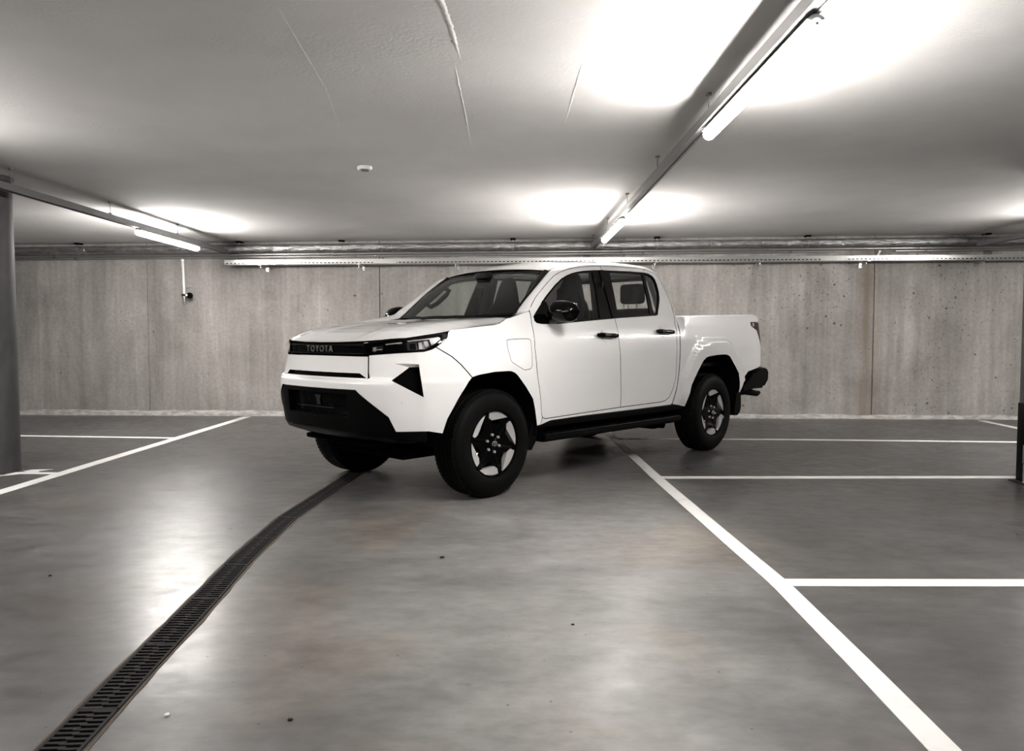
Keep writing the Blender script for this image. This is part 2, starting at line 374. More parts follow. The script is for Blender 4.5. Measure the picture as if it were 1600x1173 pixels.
while y < 8.6:
    x0, x1 = float(drx(y)), float(drx(y+L)); a = math.atan2(-(x1-x0), L)
    g = link(bpy.data.objects.new('grate', fr_mesh), drain); g.location = (x0+1.3, y-2, .0005); g.rotation_euler = (0, 0, a)
    q = link(bpy.data.objects.new('grate_bars', bar_mesh), g); q['kind'] = 'stuff'
    q = link(bpy.data.objects.new('channel_bed', pit_mesh), g)
    y += L*math.cos(a)
for sgn in (-1, 1):                       # thin rusty edging beside the grates
    rr = random.Random(7+sgn); P = []
    for i in range(80):
        y = 1.3+7.2*i/79; x = float(drx(y))+sgn*(hw+.004); wd = .006+.007*rr.random()
        P.append([(x+1.3, y-2, .0004), (x+1.3, y-2, .003), (x+1.3+sgn*wd, y-2, .0022), (x+1.3+sgn*wd, y-2, .0002)])
    b = MB(); b.grid(P); b.build('channel_edge', M['edge'], drain, smooth=0)

# ------------------------------------------------------------------ suspended light trunking and tube lights
def trunking(x, y0, y1, z, label, rods):
    t = thing('light_trunking', label, 'trunking', (x, y0, z))
    b = MB(); hw_, hh = .031, .028
    prof = [(-hw_, hh), (-hw_, -hh), (-hw_+.016, -hh), (-hw_+.016, -hh+.008), (hw_-.016, -hh+.008), (hw_-.016, -hh), (hw_, -hh), (hw_, hh)]
    b.prism(prof, 0, y1-y0, 'Y'); b.build('channel', M['trunk'], t, smooth=0)
    for yr in rods:
        b = MB(); zt = CZ(x)-z
        b.tube([(0, yr-y0, hh), (0, yr-y0, zt)], .0035, 8); b.build('hanger_rod', M['rod'], t)
        b = MB(); b.tube([(0, yr-y0, zt-.012), (0, yr-y0, zt)], .018, 10); b.build('ceiling_anchor', M['rod'], t)
        b = MB(); b.box(-.012, .012, yr-y0-.012, yr-y0+.012, hh, hh+.02); b.build('hanger_clip', M['rod'], t)
    return t
def tube_light(x, yc, z, label, ln=1.55, group=None):
    t = thing('tube_light', label, 'light', (x, yc, z), group=group)
    r = .034; h = ln/2
    b = MB(); b.lathe([(r*.5, -h+.004), (r*.9, -h+.012), (r, -h+.03), (r, h-.03), (r*.9, h-.012), (r*.5, h-.004)], 'Y', 12, cap=True); b.build('diffuser', M['tube'], t)
    for sg in (-1, 1):
        b = MB(); b.box(-.02, .02, sg*(h-.10)-.02, sg*(h-.10)+.02, .026, .034, bev=.003); b.build('clip', M['white_plastic'], t)
        b = MB(); b.lathe([(0, sg*(h+.003)), (r*.2, sg*(h+.003)), (r*.25, sg*(h-.006))], 'Y', 16); b.build('end_cap', M['white_plastic'], t)
    b = MB(); b.lathe([(r*.55, -h), (r+.003, -h+.006), (r+.003, h-.006), (r*.55, h)], 'Y', 12, a0=R(28), a1=R(152)); b.box(-.018, .018, -h+.05, h-.05, r-.002, r+.006); b.build('spine', M['white_plastic'], t)
    return t
TZ = 2.335
trunking(1.085, -6, 10.45, TZ, 'long grey light trunking hanging over the right side of the truck', [-4.7, -3.2, -1.66, -.16, 1.34, 2.85, 4.336, 5.83, 7.34, 8.85, 10.35])
trunking(-3.945, -6, 10.72, TZ-.035, 'long grey light trunking hanging past the round column on the left', [-4.4, -2.9, -1.4, .1, 1.6, 3.1, 4.64, 6.145, 7.65, 9.18, 10.6])
trunking(6.10, -6, 10.15, TZ, 'grey light trunking whose far end shows at the right edge above the cable tray', [-1.4, .1, 1.6, 3.1, 4.64, 6.145, 7.65, 9.0, 10.05])
LZ = TZ-.028-.0405
tube_light(1.10, 3.62, LZ, 'bright tube light nearest the camera at upper right')
tube_light(1.09, 8.42, LZ, 'bright tube light above the truck cab close to the back wall')
tube_light(1.10, -1.6, LZ, 'lit tube light behind the camera on the right hand trunking')
tube_light(-3.945, 8.97, LZ-.035, 'bright tube light on the left trunking beside the column')
tube_light(-3.945, 4.15, LZ-.035, 'lit tube light added out of view on the left trunking to brighten the truck front')  # unseen lamp, added to brighten the front of the truck
tube_light(6.10, 7.9, LZ, 'lit tube light on the right end trunking behind the right column')

# ------------------------------------------------------------------ pipes and cable tray on the back wall
ev = wall_back.matrix_world
def onwall(name, label, cat, x=0, z=0):
    t = thing(name, label, cat, (x, WY(x), z), (0, 0, wang)); return t
def along(x): return x/math.cos(wang)
tilt = .005
t = onwall('insulated_pipe', 'large silver foil insulated pipe along the top of the back wall', 'pipe')
pts = []; rads = []; rr = random.Random(5); x = -9.5
while x < 11.4:
    pts.append((x, -.13, 2.372+tilt*x+.0015*(rr.random()-.5))); rads.append(.053+.003*rr.random()); x += .12
b = MB(); b.tube(pts, rads, 20); b.build('jacket', M['foil'], t, 60)
for x in np.arange(-8.9, 11, 1.45):
    b = MB(); b.lathe([(.0575, -.01), (.0595, -.008), (.0595, .008), (.0575, .01)], 'X', 24, (x, -.13, 2.372+tilt*x)); b.build('tape_band', M['galv'], t)
for x in (-6.1, -3.8, -2.36, .02, 1.98, 4.0, 6.35, 8.6):
    zc = CZ(x)
    b = MB(); b.box(x-.035, x+.035, -.19, -.07, zc-.022, zc-.002, bev=.003); b.build('clamp_block', M['black'], t)
    b = MB(); b.tube([(x, -.13, 2.372+tilt*x+.05), (x, -.13, zc-.02)], .005, 8); b.build('clamp_rod', M['galv'], t)
    b = MB(); b.lathe([(.059, -.013), (.062, -.013), (.062, .013), (.059, .013)], 'X', 24, (x, -.13, 2.372+tilt*x)); b.build('clamp_ring', M['galv'], t)
t = onwall('conduit', 'thin grey conduit just under the foil insulated pipe', 'conduit')
b = MB(); b.tube([(-9.5, -.05, 2.298-.0475), (11.4, -.05, 2.298+.057)], .016, 12); b.build('tube', M['galv'], t)
for x in np.arange(-8.5, 11, 2.0):
    b = MB(); b.box(x-.015, x+.015, -.068, -.002, 2.278+tilt*x, 2.318+tilt*x, bev=.003); b.build('saddle', M['rod'], t)
t = onwall('conduit', 'lower thin grey conduit, second below the foil pipe', 'conduit')
b = MB(); b.tube([(-9.5, -.04, 2.262-.0475), (4.35, -.04, 2.262+.022)], .013, 12); b.build('tube', M['galv'], t)
for x in np.arange(-8.2, 4.3, 2.0):
    b = MB(); b.box(x-.015, x+.015, -.055, -.002, 2.246+tilt*x, 2.278+tilt*x, bev=.003); b.build('saddle', M['rod'], t)
t = onwall('conduit', 'short thin grey conduit below the foil pipe at the right end', 'conduit')
b = MB(); b.tube([(5.2, -.04, 2.262+.026), (11.4, -.04, 2.262+.057)], .013, 12); b.build('tube', M['galv'], t)
for x in np.arange(5.6, 11, 2.0):
    b = MB(); b.box(x-.015, x+.015, -.055, -.002, 2.246+tilt*x, 2.278+tilt*x, bev=.003); b.build('saddle', M['rod'], t)
# cable tray with slotted side
t = onwall('cable_tray', 'galvanised perforated cable tray running along the back wall', 'cable tray')
tz = lambda x: 2.128+.0025*x
segs = [(-3.95, -1.72), (-1.72, 1.28), (1.28, 4.28), (4.28, 7.28), (7.28, 11.3)]
for x0, x1 in segs:
    b = MB(); y0, y1 = -.30, -.10; P = lambda x, y, z: (x, y, z+tz(x))
    def sbox(xa, xb, ya, yb, za, zb):
        vs = b.box(xa, xb, ya, yb, za, zb)
        for q in vs: q.co.z += tz(q.co.x)
    for yy in (y0, y1):
        sbox(x0+.003, x1-.003, yy-.001, yy+.001, .022, .062)       # upper strip
        sbox(x0+.003, x1-.003, yy-.001, yy+.001, 0, .010)          # lower strip
        nsl = int((x1-x0)/.0545)
        for k in range(nsl+1):
            xa = x0+.006+k*.0545; sbox(xa, min(xa+.021, x1-.003), yy-.001, yy+.001, .010, .022)
    sbox(x0+.003, x1-.003, y0, y1, -.001, .001)
    sbox(x0+.003, x1-.003, y0-.006, y0+.001, .060, .064); sbox(x0+.003, x1-.003, y1-.001, y1+.006, .060, .064)
    b.build('tray_length', M['galv'], t, smooth=0)
    for k_, (yc_, r_) in enumerate(((-.284, .013), (-.252, .011), (-.22, .014))):
        b = MB(); b.tube([(x0+.002, yc_, tz(x0)+.002+r_), (x1-.002, yc_, tz(x1)+.002+r_)], r_, 8); b.build('cable', M['black'], t)  # unseen cables, added so the tray slots read dark
for x in (-1.72, 1.28, 4.28, 7.28):
    b = MB(); b.box(x-.16, x+.16, -.3045, -.3025, tz(x)+.004, tz(x)+.058)
    for k in (-.11, -.05, .05, .11): b.lathe([(0, -.310), (.008, -.310), (.008, -.304)], 'Y', 6, (x+k, 0, tz(x)+.03))
    b.build('splice_plate', M['galv'], t)
for x in (-3.45, -2.08, -.75, 1.95, 3.35, 4.75, 6.28, 7.6):
    b = MB(); b.box(x-.02, x+.02, -.31, -.002, tz(x)-.012, tz(x)-.002); b.box(x-.02, x+.02, -.012, -.002, tz(x)-.075, tz(x)-.002)
    b.prism([(-.03, tz(x)-.07), (-.012, tz(x)-.07), (-.2, tz(x)-.012), (-.26, tz(x)-.012)], x-.018, x-.014, 'X')
    b.tube([(x-.012, -.24, tz(x)-.05), (x-.012, -.24, tz(x)+.02)], .005, 8); b.lathe([(0, -.018), (.009, -.018), (.009, -.01)], 'Z', 6, (x-.012, -.24, tz(x)-.02))
    b.build('bracket', M['galv'], t)
for x in (-3.82, -3.1):
    b = MB(); b.tube([(x, -.2, tz(x)), (x, -.2, tz(x)+.11)], .004, 8); b.build('drop_rod', M['galv'], t)
for x, lb in ((1.03, 'small grey junction box above the cab under the trunking end'), (6.42, 'small grey junction box above the cable tray at the right edge')):
    t = onwall('junction_box', lb, 'box', x, 2.19+.005*x)
    b = MB(); b.box(-.045, .045, -.05, 0, .0, .055, bev=.006); b.build('body', M['trunk'], t)
    b = MB(); b.box(-.04, .04, -.056, -.05, .004, .051, bev=.003); b.build('lid', M['trunk'], t)
    b = MB(); b.tube([(.0, -.025, -.06), (.0, -.025, .0)], .008, 8); b.build('cable_gland', M['galv'], t)
t = onwall('pipe_stub', 'short slanted grey pipe stub above the stained wall joint', 'pipe', 4.98, 2.2)
b = MB(); b.tube([(-.03, -.03, -.03), (-.01, -.035, .03), (.01, -.04, .09)], .014, 10); b.build('tube', M['white_plastic'], t)
b = MB(); b.lathe([(.014, -.008), (.02, -.008), (.02, .008), (.014, .008)], 'Z', 12, (.01, -.04, .09)); b.build('collar', M['galv'], t)
# standpipe with tap on the left of the back wall
t = onwall('standpipe', 'white vertical water pipe with black tap wheel on the left back wall', 'pipe', -4.63, 1.59)
b = MB(); b.tube([(-.01, -.06, .60), (0, -.06, .15)], .019, 14); b.build('riser', M['white_plastic'], t)
b = MB(); b.tube([(-.012, -.06, .63), (-.012, -.06, .60)], .024, 14); b.build('top_socket', M['white_plastic'], t)
b = MB(); b.tube([(-.018, -.065, .58), (-.016, -.066, .52)], .012, 10); b.build('cable_clip', M['white_plastic'], t)
b = MB(); b.tube([(0, -.06, .15), (0, -.06, .075)], .021, 14); b.build('valve_body', M['galv'], t)
b = MB(); b.tube([(0, -.06, .135), (0, -.06, .115)], .034, 14); b.build('clamp', M['black'], t)
b = MB(); b.tube([(0, -.06, .075), (0, -.06, .05), (0, -.06, .03), (0, -.06, -.0)], [.018, .013, .008, .004], 12); b.build('drip_nozzle', M['chrome'], t)
b = MB(); b.tube([(.02, -.07, .12), (.07, -.085, .12)], .014, 12); b.build('tap_stem', M['black'], t)
b = MB(); b.lathe([(0, -.03), (.03, -.03), (.042, -.02), (.042, .01), (.03, .018), (0, .018)], 'Y', 20, (.105, -.11, .115)); b.build('tap_wheel', M['black'], t)
b = MB(); b.lathe([(0, -.034), (.012, -.034), (.016, -.03)], 'Y', 14, (.075, -.12, .12)); b.build('tap_button', M['white_plastic'], t)
b = MB(); b.tube([(.02, -.05, .235), (.08, -.03, .237)], .004, 8); b.build('wire_tail', M['galv'], t)
# smoke detector
t = thing('smoke_detector', 'small round white smoke detector on the ceiling', 'detector', (-1.157, 6.14, CZ(-1.157)))
b = MB(); b.lathe([(0, -.036), (.028, -.036), (.034, -.030), (.034, -.026)], 'Z', 28); b.build('sensor_cap', M['trunk'], t)
b = MB(); b.lathe([(.034, -.027), (.052, -.026), (.057, -.018), (.058, -.001)], 'Z', 32); b.build('base', M['white_plastic'], t)
# small debris on the floor
def chip(x, y, s, m_, label, seed):
    rr = random.Random(seed); b = MB()
    bmesh.ops.create_icosphere(b.bm, subdivisions=1, radius=s)
    for v_ in b.bm.verts:
        v_.co = Vector((v_.co.x*(1+.5*(rr.random()-.5)), v_.co.y*(1+.5*(rr.random()-.5)), max(v_.co.z*.45*(1+.6*(rr.random()-.5)), -.25*s)))
    o = b.build('debris_chip', m_, smooth=0); o.location = (x, y, .25*s); tag(o, label, 'debris', 'bits of grit on the floor')
chip(-1.04, 2.27, .010, M['white_plastic'], 'small white chip on the floor beside the drain', 1)
chip(-.66, 2.24, .009, M['iron'], 'dark grit lump on the floor right of the white chip', 2)
chip(-2.2, 3.62, .009, M['iron'], 'dark grit speck on the floor between drain and left parking line', 3)
chip(-.36, 3.92, .014, M['iron'], 'dark grit lump on the floor in front of the near front tyre', 4)
chip(.24, 3.0, .007, M['iron'], 'tiny dark speck on the floor left of the right parking line', 5)

# ---- truck body surfaces, in truck coordinates: x forward (0 = front axle), y left, z up, metres
def smooth(t):
    t = np.clip(t, 0, 1); return t*t*(3-2*t)
def resample(pts, n, sig=0):
    p = np.array(pts, float)
    d = np.r_[0, np.cumsum(np.hypot(*np.diff(p, axis=0).T))]
    u = np.linspace(0, d[-1], n)
    return np.c_[np.interp(u, d, p[:, 0]), np.interp(u, d, p[:, 1])]
def gauss(p, sig):
    r = int(4*sig); k = np.exp(-.5*(np.arange(-r, r+1)/sig)**2); k /= k.sum()
    out = np.empty_like(p)
    for c in range(p.shape[1]):
        a = p[:, c]
        a = np.r_[2*a[0]-a[r:0:-1], a, 2*a[-1]-a[-2:-r-2:-1]]
        out[:, c] = np.convolve(a, k, 'valid')
    return out
HALF = [(.862,0),(.856,.2),(.835,.4),(.806,.52),(.735,.655),(.60,.79),(.44,.875),(.22,.912),(0,.918),(-.4,.905),(-1,.898),
        (-2.3,.898),(-2.6,.902),(-3.1,.905),(-3.6,.902),(-3.95,.892),(-4.12,.876),(-4.19,.83),(-4.22,.75),(-4.23,.6),(-4.235,.3),(-4.235,0)]
_h = np.array(HALF)
_full = np.r_[(_h*[1,-1])[:0:-1], _h]
_pl = gauss(resample(_full, 4001), 18)
_mid = len(_pl)//2
PLAN = _pl[_mid:].copy(); PLAN[0, 1] = 0
SS = np.r_[0, np.cumsum(np.hypot(*np.diff(PLAN, axis=0).T))]
_t = np.gradient(PLAN, axis=0); _t /= np.linalg.norm(_t, axis=1)[:, None]
NOR = np.c_[-_t[:, 1], _t[:, 0]]*-1    # outward
if NOR[0, 0] < 0: NOR = -NOR
def s_at_x(x):           # arc length of the side point at x
    i0 = np.searchsorted(SS, 1.0); i1 = np.searchsorted(SS, 5.55)
    return np.interp(-np.asarray(x, float), -PLAN[i0:i1, 0], SS[i0:i1])
# offsets outward at stations (s) and heights
ZK = np.array([.40,.50,.60,.70,.78,.80,.845,.86,.98,1.02,1.09,1.12,1.16,1.24,1.32,1.40])
ST = [
 (0.00,[-.10,.03,.045,.055,.06,.06,.06,.005,.0,.0,-.005,-.012,-.04,-.06,-.08,-.1]),
 (0.46,[-.10,.03,.045,.055,.06,.06,.06,.005,.0,.0,-.005,-.012,-.04,-.06,-.08,-.1]),
 (0.62,[-.08,.02,.035,.045,.05,.05,.045,.02,.0,-.01,-.012,-.018,-.04,-.06,-.08,-.1]),
 (0.85,[-.03,-.005,.01,.02,.03,.03,.03,.025,.005,.0,-.01,-.018,-.035,-.06,-.08,-.1]),
 (1.10,[-.01,.0,.01,.015,.02,.02,.02,.018,.008,.0,-.008,-.015,-.03,-.05,-.08,-.1]),
 (1.60,[-.03,-.018,-.008,.0,.003,.004,.006,.006,.006,.004,-.002,-.008,-.02,-.045,-.07,-.09]),
 (2.10,[-.05,-.03,-.016,-.006,.0,.001,.003,.004,.006,.004,-.002,-.006,-.012,-.03,-.055,-.08]),
 (3.80,[-.05,-.03,-.016,-.006,.0,.001,.003,.004,.006,.005,.0,-.003,-.008,-.02,-.045,-.07]),
 (4.15,[-.05,-.03,-.016,-.008,-.003,-.002,.0,.0,.002,.0,-.004,-.007,-.012,-.022,-.034,-.06]),
 (5.30,[-.05,-.03,-.016,-.010,-.006,-.004,.0,.0,.0,.0,-.004,-.007,-.012,-.022,-.034,-.06]),
 (7.00,[-.05,-.03,-.016,-.010,-.006,-.004,.0,.0,.0,.0,-.004,-.007,-.012,-.022,-.034,-.06]),
]
SK = np.array([a for a, _ in ST]); DT = np.array([b for _, b in ST])
FARCH = [(.52,.43),(.498,.499),(.468,.595),(.376,.742),(.300,.838),(.276,.860),(.245,.874),(.215,.881),(.077,.895),(-.06,.896),(-.09,.894),(-.125,.884),(-.157,.865),(-.255,.775),(-.341,.683),(-.372,.607),(-.415,.481),(-.42,.43)]
RARCH = [(-2.525,.43),(-2.53,.478),(-2.54,.568),(-2.566,.680),(-2.656,.798),(-2.725,.874),(-2.765,.908),(-2.814,.934),(-2.88,.947),(-2.968,.953),(-3.12,.957),(-3.199,.955),(-3.245,.948),(-3.284,.933),(-3.374,.856),(-3.488,.761),(-3.525,.66),(-3.535,.56),(-3.535,.43)]
def seg_dist(px, pz, poly):
    d = np.full(np.shape(px), 9.)
    for (x0, z0), (x1, z1) in zip(poly[:-1], poly[1:]):
        vx, vz = x1-x0, z1-z0
        t = np.clip(((px-x0)*vx+(pz-z0)*vz)/(vx*vx+vz*vz), 0, 1)
        d = np.minimum(d, np.hypot(px-x0-t*vx, pz-z0-t*vz))
    return d
def side(s, z):
    s = np.asarray(s, float); z = np.asarray(z, float)
    i = np.clip(np.searchsorted(SK, s)-1, 0, len(SK)-2)
    w = smooth((s-SK[i])/(SK[i+1]-SK[i]))
    j = np.clip(np.searchsorted(ZK, z)-1, 0, len(ZK)-2)
    v = np.clip((z-ZK[j])/(ZK[j+1]-ZK[j]), 0, 1)
    d = (DT[i, j]*(1-v)+DT[i, j+1]*v)*(1-w)+(DT[i+1, j]*(1-v)+DT[i+1, j+1]*v)*w
    x = np.interp(s, SS, PLAN[:, 0]); y = np.interp(s, SS, PLAN[:, 1])
    nx = np.interp(s, SS, NOR[:, 0]); ny = np.interp(s, SS, NOR[:, 1])
    # wheel-arch flares
    fr = seg_dist(x, z, RARCH); d = d+.034*smooth((.17-fr)/.05)*smooth((z-.42)/.2)
    ff = seg_dist(x, z, FARCH); d = d+.020*smooth((.20-ff)/.17)*smooth((s-1.0)/.3)
    y = y+ny*d
    gy = gside_y(x, z)
    k = smooth((z-1.10)/.14)*smooth((-.12-x)/.25)*smooth((x+2.52)/.06)
    return np.stack([x+nx*d, y*(1-k)+gy*k, z+0*x], -1)
# greenhouse side
def gside_y(x, z):
    y = np.interp(z, [1.10,1.20,1.27,1.5,1.70,1.78,1.84], [.895,.872,.846,.765,.685,.650,.62])
    return y-.085*smooth((x+.95)/.6)*smooth((z-1.25)/.3)-.03*smooth((-2.1-x)/.6)*smooth((z-1.2)/.2)
def gside(x, z):
    x = np.asarray(x, float); z = np.asarray(z, float)
    return np.stack([x+0*z, gside_y(x, z), z+0*x], -1)
def roof_z(x, y):
    zc = np.interp(x, [-2.47,-2.40,-2.3,-2.2,-1.9,-1.5,-1.2,-.95,-.80,-.6], [1.745,1.795,1.82,1.830,1.835,1.815,1.785,1.735,1.692,1.62])
    return zc-.045*(np.asarray(y)/.58)**2
def ws_z(x, y):          # windscreen
    y = np.asarray(y, float)
    xb = -.27-.13*(y/.70)**2; xt = -.815-.055*(y/.6)**2
    t = (x-xb)/(xt-xb)
    zb = 1.270+.025*(y/.7)**2; zt = 1.684-.02*(y/.6)**2
    return zb+(zt-zb)*t+.07*np.clip(t*(1-t), -.2, 1)
XQ = ([0,.45,.64,.75,.86,.95], [.862,.86,.815,.79,.76,.75])
def hood_z(x, y):
    a = np.abs(np.asarray(y, float))
    q = np.interp(a, *XQ)-x
    z = np.interp(q, [-.05,0,.05,.09,.125,.165,.235,.335,.435,.555,.715,.955,1.115,1.3], [1.07,1.098,1.110,1.123,1.135,1.150,1.178,1.204,1.221,1.238,1.253,1.270,1.282,1.29])
    return z-.033*smooth((a-.58)/.27)-.010*smooth((.34-a)/.10)*smooth(q/.3)
# ------------------------------------------------------------------ panel builder for the truck body
def sidex(x, z): return side(s_at_x(x), z)
def inside(poly, px, py):
    x, y = poly[:, 0], poly[:, 1]; x2, y2 = np.roll(x, -1), np.roll(y, -1)
    c = np.zeros(len(px), bool)
    for a, b, a2, b2 in zip(x, y, x2, y2):
        if b == b2: continue
        k = ((b > py) != (b2 > py)) & (px < (a2-a)*(py-b)/(b2-b)+a); c ^= k
    return c
def dense(poly, step):
    p = np.array(poly, float); out = []
    for a, b in zip(p, np.roll(p, -1, 0)):
        n = max(1, int(np.ceil(np.hypot(*(b-a))/step)))
        out += [a+(b-a)*k/n for k in range(n)]
    return np.array(out)
def chaikin(poly, it=2, closed=True):
    p = np.array(poly, float)
    for _ in range(it):
        q = np.roll(p, -1, 0); p = np.stack([p*.75+q*.25, p*.25+q*.75], 1).reshape(-1, 2)
    return p
def area(p): p = np.array(p); return .5*np.sum(p[:, 0]*np.roll(p[:, 1], -1)-p[:, 1]*np.roll(p[:, 0], -1))
def inset(poly, d):
    p = np.array(poly, float)
    if area(p) < 0: p = p[::-1]
    a = p-np.roll(p, 1, 0); b = np.roll(p, -1, 0)-p
    na = np.c_[-a[:, 1], a[:, 0]]/np.linalg.norm(a, axis=1)[:, None]; nb = np.c_[-b[:, 1], b[:, 0]]/np.linalg.norm(b, axis=1)[:, None]
    n = na+nb; n /= np.maximum(.35, np.sum(n*na, 1))[:, None]*1.0
    return p+n*d
SIGN = 1
def panel(name, poly, surf, m, parent, holes=(), step=.035, depth=.012, off=0, extra=0, sgn=None, fdark=None):
    """a body panel: outline (with holes) in surface parameters, meshed onto surf, with a return flange"""
    sgn = SIGN if sgn is None else sgn
    if fdark is None: fdark = m is M['paint']
    loops = [dense(poly, step*.7)]+[dense(h, step*.6) for h in holes]
    P = []; E = []
    for lp in loops:
        k = len(P); n = len(lp); P += list(lp); E += [(k+i, k+(i+1) % n) for i in range(n)]
    nb = len(P); B = np.array(P)
    lo, hi = B.min(0), B.max(0)
    gx, gy = np.meshgrid(np.arange(lo[0]+step/2, hi[0], step), np.arange(lo[1]+step/2, hi[1], step)); gx, gy = gx.ravel(), gy.ravel()
    k = inside(loops[0], gx, gy)
    for h in loops[1:]: k &= ~inside(h, gx, gy)
    gx, gy = gx[k], gy[k]
    if len(gx):
        d = np.min(np.hypot(gx[:, None]-B[None, :, 0], gy[:, None]-B[None, :, 1]), 1); gx, gy = gx[d > step*.45], gy[d > step*.45]
    allp = np.r_[B, np.c_[gx, gy]]
    vo, eo, fo, ov, oe, of = delaunay_2d_cdt([Vector(map(float, p)) for p in allp], E, [], 0, 1e-7)
    V = np.array([[v.x, v.y] for v in vo]); F = np.array([list(f) for f in fo])
    c = V[F].mean(1); k = inside(loops[0], c[:, 0], c[:, 1])
    for h in loops[1:]: k &= ~inside(h, c[:, 0], c[:, 1])
    F = F[k]
    e = 1e-3
    def pos(q): return surf(q[:, 0], q[:, 1])
    X = pos(V); tu = pos(V+[e, 0])-pos(V-[e, 0]); tv = pos(V+[0, e])-pos(V-[0, e])
    Nn = np.cross(tu, tv); Nn /= np.linalg.norm(Nn, axis=1)[:, None]+1e-12
    if np.sum(Nn*X*[.3, 1, .3]) < 0 and not extra: Nn = -Nn
    if extra: Nn = Nn*np.sign(np.sum(Nn*np.array(extra), 1))[:, None]
    X = X+Nn*off
    # orient faces along the normal
    fn = np.cross(X[F[:, 1]]-X[F[:, 0]], X[F[:, 2]]-X[F[:, 0]]); fl = np.sum(fn*Nn[F[:, 0]], 1) < 0
    F[fl] = F[fl][:, ::-1]
    # boundary edges -> flange
    cnt = {}
    for f in F:
        for a, b in ((f[0], f[1]), (f[1], f[2]), (f[2], f[0])):
            cnt[(a, b)] = 1
    bd = [(a, b) for (a, b) in cnt if (b, a) not in cnt]
    verts = list(map(tuple, X)); faces = [tuple(map(int, f)) for f in F]; ln = [tuple(Nn[i]) for f in F for i in f]
    if depth:
        Y = X-Nn*depth
        for a, b in bd:
            i = len(verts); verts += [tuple(X[a]), tuple(X[b]), tuple(Y[b]), tuple(Y[a])]
            faces.append((i+1, i, i+3, i+2)); q = np.cross(X[a]-X[b], Y[a]-X[a]); q /= np.linalg.norm(q)+1e-12; ln += [tuple(q)]*4
    if sgn < 0:
        verts = [(a, -b, c) for a, b, c in verts]; nf = []; nl = []; p = 0
        for f in faces:
            nf.append(f[::-1]); nl += [(n_[0], -n_[1], n_[2]) for n_ in ln[p:p+len(f)][::-1]]; p += len(f)
        faces, ln = nf, nl
    me = bpy.data.meshes.new(name); me.from_pydata(verts, [], faces); me.materials.append(m)
    if fdark:
        me.materials.append(M['dark'])
        for p_ in me.polygons[len(F):]: p_.material_index = 1  # flanges coloured dark to stand for the shade in panel gaps
    me.polygons.foreach_set('use_smooth', [True]*len(faces)); me.update()
    me.normals_split_custom_set(ln)
    return link(bpy.data.objects.new(name, me), parent)
def wire(pts, name, m, parent, rad, n=8):
    b = MB(); b.tube(pts, rad, n); return b.build(name, m, parent)

# ------------------------------------------------------------------ the pickup truck
truck = thing('pickup_truck', 'glossy white double cab pickup truck with black grille band and silver black wheels', 'truck', (-.7511, 5.9977, 0), (0, 0, -2.3288))
WB = 3.085
x2s = lambda pts: [(float(s_at_x(x)), z) for x, z in pts]
# --- closed outlines used on both sides
DOORF = [(-.432,1.340),(-.397,1.233),(-.380,1.055),(-.407,.833),(-.454,.593),(-.464,.556),(-.482,.533),(-.515,.524),(-.598,.523),(-1.04,.533),(-1.497,.543),
         (-1.458,.845),(-1.438,1.112),(-1.455,1.275),(-1.455,1.42),(-1.463,1.60),(-1.474,1.732),(-1.35,1.722),(-1.224,1.709),(-1.11,1.694),(-1.015,1.675),(-.915,1.648),(-.827,1.612),(-.75,1.564),(-.674,1.507),(-.565,1.432),(-.457,1.353)]
DOORR = [(-1.503,.543),(-2.12,.549),(-2.19,.556),(-2.25,.585),(-2.295,.65),(-2.328,.756),(-2.331,.933),(-2.340,1.109),(-2.382,1.256),(-2.428,1.33),(-2.435,1.437),(-2.420,1.526),(-2.391,1.610),
         (-2.355,1.685),(-2.31,1.717),(-2.229,1.737),(-2.032,1.748),(-1.750,1.744),(-1.480,1.732),(-1.469,1.60),(-1.461,1.42),(-1.461,1.275),(-1.444,1.112),(-1.464,.845)]
WINF = [(-.438,1.285),(-.433,1.252),(-.450,1.236),(-.50,1.229),(-.60,1.229),(-.704,1.232),(-1.05,1.257),(-1.448,1.285),(-1.448,1.42),(-1.456,1.60),(-1.462,1.698),(-1.375,1.692),(-1.206,1.676),(-1.125,1.663),(-1.048,1.647),(-.97,1.624),(-.899,1.597),(-.81,1.545),(-.727,1.486),(-.645,1.428),(-.575,1.375),(-.485,1.318)]
WINR = [(-1.468,1.287),(-1.80,1.305),(-2.10,1.322),(-2.135,1.330),(-2.164,1.370),(-2.215,1.430),(-2.250,1.480),(-2.28,1.55),(-2.291,1.615),(-2.285,1.66),(-2.258,1.692),(-2.20,1.711),(-2.125,1.717),(-1.910,1.714),(-1.576,1.702),(-1.476,1.698),(-1.476,1.60),(-1.468,1.42)]
arcF = [p for p in FARCH if p[1] > .48]; arcR = [p for p in RARCH if p[1] > .47]
farch_s = [(1.004,.499),(1.033,.595),(1.116,.742),(1.182,.838),(1.210,.860),(1.238,.874),(1.271,.881),(1.409,.895),(1.546,.896),(1.576,.894),(1.611,.884),(1.643,.865),(1.741,.775),(1.827,.683),(1.858,.607),(1.903,.478)]
FENDER = [(1.056,1.150),(1.066,1.168),(1.080,1.178),(1.275,1.199),(1.48,1.217),(1.53,1.228),(1.60,1.258),(1.75,1.29),(1.903,1.322),(1.903,1.322),(1.877,1.233),(1.860,1.055),(1.887,.833),(1.934,.593),(1.944,.556),(1.956,.538),(1.945,.490)]+farch_s[::-1][:-4][:-1]+[(1.212,.866),(1.137,.952),(1.075,1.006),(.968,1.068),(1.044,1.120),(1.053,1.135)]
FENDER = [p for i, p in enumerate(FENDER) if i == 0 or p != FENDER[i-1]]
